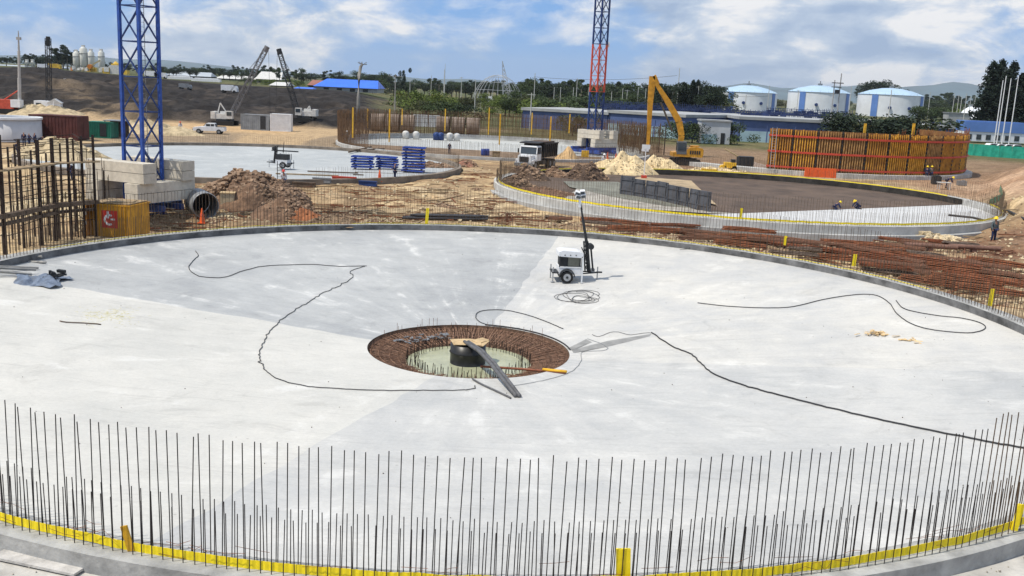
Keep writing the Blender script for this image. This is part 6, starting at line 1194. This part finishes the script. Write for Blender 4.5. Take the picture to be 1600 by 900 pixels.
MB().cyl((-6, -1, .5), (2.5, -1, 5.5), .45, n=4).build('conveyor', mat('buff_conveyor', (.5, .42, .25), .6, .2, .5), t); MB().cyl((-2, -2, 2.6), (-2, -.2, 2.6), 1.0, n=14).build('mixer', por, t)
q = aty(182, 128, 452); z = float(terr(q.x, 452)); t = thing('mixing_tower', 'cream mixing tower with a yellow cap left of the big blue mast', 'machinery', (q.x, 452, z)); h = aty(182, 96, 452).z-z; MB().box((0, 0, h*.35), (4.0, 4, h*.7)).build('tower', dwhite, t); mb = MB().box((0, 0, h*.76), (3.0, 3, h*.12)); mb.cyl((0, 0, h*.82), (0, 0, h), 1.3, .3, n=10); mb.build('cap', py_, t); MB().box((-3.6, -1, 1.3), (3, 3, 2.4)).build('hopper', py_, t); MB().box((4.2, -1, 1.0), (3.5, 3, 1.9)).build('hopper', py_, t)
for k, (px, py, D, w_, l) in enumerate(((68, 111, 400, 4, 'white van on the crest left of the silos'), (86, 113, 402, 5, 'yellow loader on the crest left of the silos'), (238, 127, 420, 6, 'white tanker just left of the crest road behind the blue mast'), (252, 127, 420, 5, 'white truck right of the white tanker behind the blue mast'), (290, 142, 300, 3.5, 'grey dumper standing on the dark soil terraces'), (359, 144, 290, 4.6, 'white lorry on the dark soil below the left crane boom'), (107, 141, 280, 1.6, 'small white vehicle on the dark slope left of the big mast'), (626, 150, 560, 6.5, 'red lorry in the distance right of the lamp post'), (682, 150, 540, 6, 'yellow digger in the distance before the green bushes'), (758, 156, 520, 8, 'white cabbed tipper lorry in the distance below the arched frame'), (763, 152, 560, 4, 'small distant car by the arched frame'))):
    q = aty(px, py, D); z = float(terr(q.x, D)); t = thing('lorry' if w_ > 4 else 'van', l, 'vehicle', (q.x, D, z), 0); m = py_ if 'yellow' in l else cranered if 'red ' in l else grey if 'grey' in l else white; m2 = dark if 'tipper' in l else m; s_ = w_/5
    MB().prism([(1.0*s_, .5), (2.5*s_, .5), (2.5*s_, 1.6*s_), (2.1*s_, 2.3*s_), (1.0*s_, 2.3*s_)], -1, 1).build('cab', m, t); MB().box((-.8*s_, 0, .6+1.0*s_), (3.4*s_, 2, 1.7*s_)).build('body', m2, t)
    for x in (-1.8*s_, 1.7*s_): MB().cyl((x, -1.05, .45), (x, 1.05, .45), .45, n=10).build('wheel', tyre, t)
# long white strip of stacked pipes on crest
for k, (p0, p1, py, D) in enumerate(((262, 300, 124, 430), (300, 345, 129, 430))):
    a = aty(p0, py, D); b = aty(p1, py, D); z = float(terr(a.x, D)); tag(MB().box(((b.x-a.x)/2, 0, .7), (b.x-a.x, 2, 1.2)).box(((b.x-a.x)/2, .3, 1.4), ((b.x-a.x)*.8, 1.2, .3)).build('site_cabins', white, None, (a.x, D, z)), ('left' if k == 0 else 'right')+' of two long low white cabins on the dark crest right of the blue mast', 'cabin')
# steel arch frame and spire
q = aty(778, 146, 395); t = thing('arched_frame', 'white steel domed roof frame with a leaning lattice spire, far centre', 'steel frame', (q.x, 395, -.5)); stl = mat('white_steel', (.42, .44, .46), .5, .1, .3); W_ = 10.5; Hh = aty(775, 117, 395).z+.5
for k in range(15):
    a = math.pi*k/14; MB().tube([(W_*math.cos(a)*math.cos(b), 4*math.cos(b)*math.sin(a)-3, Hh*math.sin(b)) for b in [math.pi*.5*i/9 for i in range(10)]], .055, 4).build('rib', stl, t)
    MB().tube([(W_*math.cos(a)*math.cos(b), -6*math.cos(b)*math.sin(a)-3, Hh*math.sin(b)) for b in [math.pi*.5*i/9 for i in range(10)]], .055, 4).build('rib', stl, t)
mb = MB()
for b in (.3, .6, .9, 1.2): mb.tube([(W_*math.cos(a)*math.cos(b), -6*math.cos(b)*math.sin(a)-3, Hh*math.sin(b)) for a in [math.pi*i/20 for i in range(21)]], .07, 4)
mb.build('purlins', stl, t); zt = aty(784, 95, 395).z+.5; mb = MB(); a0 = Vector((2.4, 0, 3)); a1 = Vector((1.2, 0, zt)); a2 = Vector((6.2, 0, 3)); 
for (p, q_) in ((a0, a1), (a2, a1)): mb.cyl(p, q_, .16, n=4)
for i in range(11): u, v = i/11, (i+1)/11; mb.cyl(a0.lerp(a1, u), a2.lerp(a1, v), .09, n=3); mb.cyl(a2.lerp(a1, u), a0.lerp(a1, v), .09, n=3)
mb.build('spire', stl, t)
# poles
pw = mat('pale_pole', (.50, .50, .47), .7, .15, .5)
def pole(px, yb, yt, D, label, r=.12, cross=0, m=pw, group=None, name='utility_pole'):
    q = aty(px, yb, D); z = float(terr(q.x, D))-.2; h = aty(px, yt, D).z-z; t = thing(name, label, 'pole', (q.x, D, z), 0, group); MB().cyl((0, 0, 0), (0, 0, h), r, r*.6, n=6).build('shaft', m, t)
    if cross: MB().box((0, 0, h-.4), (cross, .12, .12)).build('crossarm', m, t)
    return t
pole(617, 166, 116, 205, 'lamp post with a wide flat crossbar left of the yellow green bush', .16, 3.0, mat('dull_pole', (.30, .29, .27), .7, .2, 1), name='lamp_post')
q = aty(560, 166, 200); t = thing('bent_mast', 'thick pale mast with a bent ragged top behind the brown bar curtain', 'mast', (q.x, 200, -.6)); h = aty(560, 104, 200).z+.6; MB().tube([(0, 0, 0), (0, 0, h*.5), (.05, 0, h*.85), (.35, 0, h), (.8, 0, h+.55)], [.42, .36, .34, .3, .15], 8).build('shaft', mat('mast_grey', (.26, .25, .23), .8, .3, .5), t); mb = MB()
for k in range(12): a = rr.uniform(0, 6.28); mb.cyl((.7, 0, h+.4), (.7+.9*math.cos(a), .4*math.sin(a), h+.5+rr.uniform(-.2, .5)), .05, n=3)
mb.build('loose_ends', mat('mast_grey', (0, 0, 0)), t, kind='stuff')
PL = [(640, 124, 400), (673, 118, 420), (693, 108, 380), (694, 100, 500), (720, 120, 420), (742, 125, 300), (795, 128, 420), (834, 114, 330), (830, 145, 220), (865, 136, 380), (875, 136, 380), (895, 136, 380), (900, 122, 360), (919, 136, 380), (955, 143, 360), (972, 138, 380), (979, 140, 380), (996, 136, 380), (1008, 138, 360), (1042, 136, 380), (1050, 140, 360), (1058, 106, 330), (1063, 136, 380), (1073, 144, 360), (1090, 134, 330), (1165, 148, 300), (1200, 134, 420), (1205, 150, 400), (1246, 140, 420), (1328, 134, 420), (1452, 144, 420), (1490, 146, 420), (1497, 148, 420), (1502, 150, 400), (1509, 146, 380), (1516, 150, 400), (1523, 150, 420), (1391, 140, 260)]
for k, (px, yt, D) in enumerate(PL):
    pole(px, 160, yt, D, 'thin pale pole %s, %s' % (where(px), ('slender one', 'one standing clear', 'one among the trees')[k % 3] + (' with crossarm' if k % 4 == 0 else '')), .17, 1.8 if k % 4 == 0 else 0, pw, 'thin pale poles along the far road')
for (px, yt) in ((1556, 125), (1560, 118), (1568, 122), (1579, 118)): pole(px, 205, yt, 255, 'white flagpole like mast before the dark conifers, '+{1556: 'leftmost', 1560: 'second', 1568: 'third', 1579: 'rightmost'}[px], .15, 0, white, 'white masts before the dark conifers')
q = aty(1301, 200, 222); t = thing('twin_pole', 'twin wooden power pole with crossarms between the middle and right white tanks', 'pole', (q.x, 222, -.5)); h = aty(1301, 125, 222).z+.5
for x in (-.65, .65): MB().cyl((x, 0, 0), (x, 0, h+(.0 if x < 0 else 1.5)), .15, .11, n=7).build('pole', mat('grey_pole', (.34, .33, .32), .8, .2, 1), t)
MB().box((0, -.15, h-.6), (2.6, .12, .18)).build('crossarm', dark, t); MB().box((-.2, -.15, h-1.5), (2.2, .12, .14)).build('crossarm', dark, t); MB().box((0, -.3, h-2.5), (.9, .6, .9)).build('transformer', dark, t)
# wires
mb = MB()
for (p0, p1, y0, y1, D) in ((834, 1058, 120, 118, 345), (834, 1090, 134, 140, 355), (1090, 1200, 140, 150, 380), (640, 834, 130, 126, 380)):
    a = aty(p0, y0, D); b = aty(p1, y1, D); tag(MB().tube([a.lerp(b, i/10)-Vector((0, 0, 1.2*(1-(2*i/10-1)**2))) for i in range(11)], .05, 3).build('overhead_wire', cable), 'overhead wire sagging between poles, '+{834: 'from the pole left of the distant crane', 1090: 'left of the white tanks', 640: 'above the white arched frame'}[p0]+(' , upper' if y0 == 120 else ' , lower' if y0 == 134 else ''), 'wire')
# distant hills
def hills():
    xs = np.linspace(-.75, .75, 160); V = []; Fq = []
    for q_ in xs:
        px = 800+q_*F; hh = 30+85*math.exp(-((px-1250)/190)**2)+185*math.exp(-((px-1475)/75)**2)+90*math.exp(-((px-1700)/120)**2)+60*float(vn(px, 0, 60, 3))*(1 if px > 1050 else .6)+70*math.exp(-((px-120)/200)**2)
        for (D, f) in ((7500, 0), (8600, .72), (9400, 1), (11000, 0)): V.append((q_*D, D, -5+hh*f*(1+.12*(float(vn(px, D, 25, 4))-.5))))
    n = len(xs); Fq = [(i*4+k, i*4+4+k, i*4+5+k, i*4+1+k) for i in range(n-1) for k in range(3)]
    o = MB().add(V, Fq, True).build('hills', mat('hill_haze_blue', (.07, .12, .14), .9, .3, .002), None, None, kind='structure')  # part of the distance haze is put into the hill colour as blue
hills()
o = MB().box((0, 5000, 158.4), (26000, 13400, 322)).build('haze', None, None, None, kind='stuff'); m = bpy.data.materials.new('haze_air'); m.use_nodes = True; t = m.node_tree; t.nodes.clear(); oo = t.nodes.new('ShaderNodeOutputMaterial'); pv = t.nodes.new('ShaderNodeVolumePrincipled'); pv.inputs['Density'].default_value = .000055; pv.inputs['Color'].default_value = (.86, .93, 1, 1); pv.inputs['Anisotropy'].default_value = .2; t.links.new(pv.outputs[0], oo.inputs['Volume']); o.data.materials.clear(); o.data.materials.append(m)

mb = MB(); m2_ = MB(); rr = random.Random(99)
for k in range(1300):
    px = rr.uniform(150, 860) if k % 3 else rr.uniform(760, 1590); py = rr.uniform(262, 352) if k % 3 else rr.uniform(330, 480); P = atz(px, py, -.6)
    if any(math.hypot(P.x-T[0], P.y-T[1]) < T[2]+1.0 for T in (T1, T2, T3, T4, T5)): continue
    z = float(terr(P.x, P.y)); a = rr.gauss(0, .5) if rr.random() < .6 else rr.uniform(0, 3.14); l = rr.choice((.5, .9, 1.6, 2.6, 4.0))
    if rr.random() < .5: mb.box((P.x, P.y, z+.05), (l, rr.uniform(.06, .22), rr.uniform(.03, .1)), rz=a, ry=rr.gauss(0, .04))
    else:
        for q in range(rr.choice((1, 2, 4))): m2_.cyl((P.x-l*.5*math.cos(a), P.y-l*.5*math.sin(a)+q*.07, z+.04+rr.random()*.08), (P.x+l*.5*math.cos(a+.05*rr.random()), P.y+l*.5*math.sin(a)+q*.07, z+.05+rr.random()*.15), .02, n=4)
mb.build('timber_offcuts', wood, None, kind='stuff'); m2_.build('bar_offcuts', rust2, None, kind='stuff')

heap(727, 262, 3.2, 4, .9, mat('red_brown_rubble', (.30, .15, .10), .95, .4, 2, bump=.8), brr, 200, 'small heap of red brown rubble right of the left slab rim', seed=33, ss=(.04, .2))
heap(1125, 268, 9, 3, .45, sndm, tanr, 160, 'low pale sand spread between excavator and roller', seed=34)
heap(1300, 396, 8, 2.2, .4, mat('dark_rust_soil', (.14, .075, .045), .95, .5, 2, bump=.9), brr, 300, 'dark rusty soil under the middle of the bar bundles', seed=35, ss=(.04, .2)); heap(1500, 428, 8, 2.6, .5, MATS['dark_rust_soil'], brr, 300, 'dark rusty soil under the right part of the bar bundles', seed=36, ss=(.04, .2))

# loose tie wires and low cross bars between the near starter bars
mb = MB(); rr = random.Random(44)
for k in range(150):
    a = R_(rr.uniform(196, 344)); r = rr.uniform(23.1, 23.5); l = rr.uniform(.2, .9); z = rr.uniform(.02, .35); c_, s_ = T1[0]+r*math.cos(a), T1[1]+r*math.sin(a); mb.tube([(c_, s_, z), (c_-math.sin(a)*l*.5, s_+math.cos(a)*l*.5, z+rr.gauss(0, .05)), (c_-math.sin(a)*l, s_+math.cos(a)*l, z+rr.gauss(0, .06))], .005, 4)
mb.build('tie_wires', rust2, None, kind='stuff')

for (px, py, w_, h_, l, sd_) in ((540, 345, 4.5, .4, 'low twiggy grey brown spoil left of the dark pipe stack', 41), (600, 350, 3.5, .3, 'thin stony spoil touching the left end of the dark pipes', 42), (300, 342, 2.4, .35, 'stones beside the foot of the blue crane', 43), (800, 340, 3.0, .3, 'small stony patch right of the rusty bracket', 44), (690, 325, 2.6, .2, 'flat scatter of tan stones on the sandy ground behind the dark pipes', 45), (500, 312, 4.0, .35, 'flat brown stony patch right of the big earth heap', 46), (745, 300, 2.4, .3, 'stones against the left end of the brown floored tank', 47)):
    heap(px, py, w_, 2.0, h_, MATS['grey_brown_spoil'] if sd_ % 2 else brs, brr if sd_ % 2 else tanr, 220, l, seed=sd_, ss=(.03, .14))
